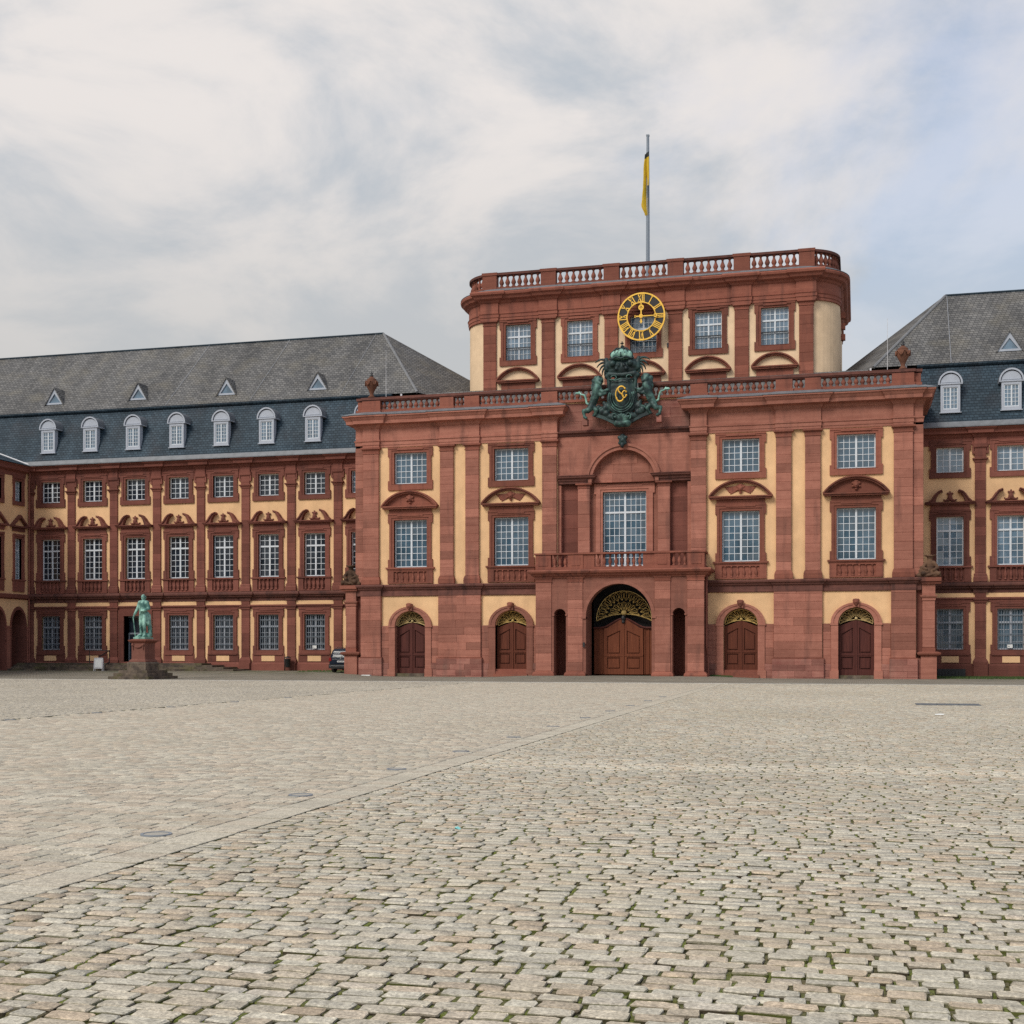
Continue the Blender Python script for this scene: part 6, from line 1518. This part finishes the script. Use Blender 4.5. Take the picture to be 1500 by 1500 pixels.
def gen_cobble(xr0, y0, y1, gap, skew=0.0, light=None, wob=.035, drf=False):
    def g(S, rng):
        y = y0; row = 0; ph = rng.uniform(0, 6, 4)
        while y < y1:
            dy = rng.uniform(.112, .142); xr = (xr0[0] + (drift(y) if drf else 0), xr0[1]); a, c = frust(y); a, c = max(a, xr[0]), min(c, xr[1])
            x = a + (rng.uniform(-.2, 0) if a > xr[0] else 0)
            while x < c:
                w = rng.choice([rng.uniform(.17, .245), rng.uniform(.23, .30), rng.uniform(.12, .17)], p=[.62, .24, .14])
                if x >= xr[0] - .02 and x + w <= xr[1] + .6:
                    xm = x + w / 2; off = wob * math.sin(xm * .9 + ph[0]) + wob * .6 * math.sin(xm * 2.3 + ph[1] + y * .2) + rng.uniform(-.008, .008) + skew * (xm - 9)
                    t_ = rng.uniform(0, 1); big = .5 + .5 * math.sin(xm * .55 + ph[2]) * math.sin(y * .37 + ph[3])
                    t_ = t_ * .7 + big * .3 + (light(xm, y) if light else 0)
                    S.add(xm, y + off, w / 2 - gap * rng.uniform(.5, 1.25), dy / 2 - gap * rng.uniform(.5, .95), t_, rng.beta(1.1, 1.6), rng.uniform(-.006, .006) * min(1, 11 / math.hypot(xm - CX, y - CY)), rng.uniform(-.04, .04))
                x += w
            y += dy; row += 1
    return g
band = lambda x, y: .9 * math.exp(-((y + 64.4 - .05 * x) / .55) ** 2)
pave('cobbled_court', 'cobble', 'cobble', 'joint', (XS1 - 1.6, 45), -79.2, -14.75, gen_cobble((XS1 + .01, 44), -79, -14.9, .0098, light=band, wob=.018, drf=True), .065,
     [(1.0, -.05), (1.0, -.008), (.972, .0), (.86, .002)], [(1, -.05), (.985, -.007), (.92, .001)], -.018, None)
def gen_sett(S, rng):
    y = -79.0
    while y < -14.9:
        dy = rng.uniform(.17, .205); a, c = frust(y); a, c = max(a, -5.45), min(c, XS0 + drift(y) - .004); x = -5.45 + rng.uniform(0, .3) if a <= -5.4 else a - rng.uniform(0, .3)
        while x < c - .05:
            w = min(rng.uniform(.22, .40), c - x)
            if c - x - w < .13: w = c - x
            if w > .02: S.add(x + w / 2, y + rng.uniform(-.004, .004), w / 2 - .010, dy / 2 - .0115, rng.uniform(.1, .9), rng.uniform(0, 1), rng.uniform(-.003, .003) * min(1, 11 / math.hypot(x - CX, y - CY)), rng.uniform(-.008, .008))
            x += w
        y += dy
pave('sett_paving', 'sett', 'sett', 'sand_joint', (-5.5, XS0 + .2), -79.2, -14.75, gen_sett, .02, [(1, -.05), (1, -.006), (.95, .002)], [(1, -.05), (1, -.006), (.95, .002)], -.034, None, K=4)
pave('outer_cobbles', 'cobble', 'cobble_brown', 'sand_joint', (-60, -5.5), -79.2, -14.75, gen_cobble((-58, -5.6), -70, -14.9, .010), .07,
     [(1, -.05), (.98, -.01), (.85, .004)], [(1, -.05), (.97, -.01), (.84, .004)], -.018, None)
def gen_slab(S, rng):
    y = -79.0
    while y < -15:
        dy = rng.uniform(.23, .28); S.add((XS0 + XS1) / 2 + drift(y) + rng.uniform(-.006, .006), y + dy / 2, .21 - .008, dy / 2 - .009, rng.uniform(.25, .8), rng.uniform(0, .6), rng.uniform(-.003, .003)); y += dy
pave('paved_path', 'paving_slab', 'sett', 'sand_joint', (XS0 - 1.4, XS1 + .2), -79.2, -14.75, gen_slab, .008, [(1, -.05), (1, -.004), (.985, .002)], [(1, -.05), (1, -.004), (.985, .002)], -.038, None, K=4)
def gen_kerb(S, rng):
    x = -58
    while x < 42:
        w = rng.uniform(.8, 1.2); S.add(x + w / 2, -14.5, w / 2 - .006, .19, rng.uniform(.3, .9), rng.uniform(0, 1), .02); x += w
pave('kerb', 'kerb_stone', 'kerb', 'sand_joint', (-60, 45), -14.75, -14.2, gen_kerb, .004, [(1, -.12), (1, -.008), (.985, 0)], [(1, -.12), (1, -.008), (.985, 0)], -.012, None, K=4)

# ------------------------------------------------------------------ trees across the court, behind the viewpoint (mirrored in the window panes)
def treeline():
    rg = np.random.default_rng(11); V = []
    for k in range(46):
        x0 = -120 + k * 6.2 + rg.uniform(-1.5, 1.5); y0 = -152 + rg.uniform(-6, 6); h = rg.uniform(17, 26); w = rg.uniform(3.6, 5.4)
        n = 420; t_ = rg.uniform(0, 1, n); r = w * np.sqrt(rg.uniform(0.05, 1, n)) * np.sin(np.clip(.25 + t_ * 2.8, 0, pi)) ** .6; a = rg.uniform(0, 2 * pi, n)
        c = np.column_stack([x0 + r * np.cos(a), y0 + r * np.sin(a), 3 + t_ * (h - 3)]); s_ = rg.uniform(.5, 1.1, (n, 1))
        for q in range(3): V.append(c + rg.normal(0, 1, (n, 3)) * s_ * .8)
        V_ = V[-3:]; V = V[:-3]; V.append(np.stack(V_, 1).reshape(-1, 3))
        tr = np.array([(-.3, 0, 0), (.3, 0, 0), (0, 0, h * .8), (0, -.3, 0), (0, .3, 0), (0, 0, h * .8)]) + (x0, y0, -.35); V.append(tr)
    V = np.concatenate(V); me = bpy.data.meshes.new('treeline'); me.from_pydata(V.tolist(), [], np.arange(len(V)).reshape(-1, 3).tolist()); me.materials.append(M['leaf'])
    tag(put('treeline', me), 'row of leafy trees across the court behind the viewpoint', None, None, 'stuff')
treeline()
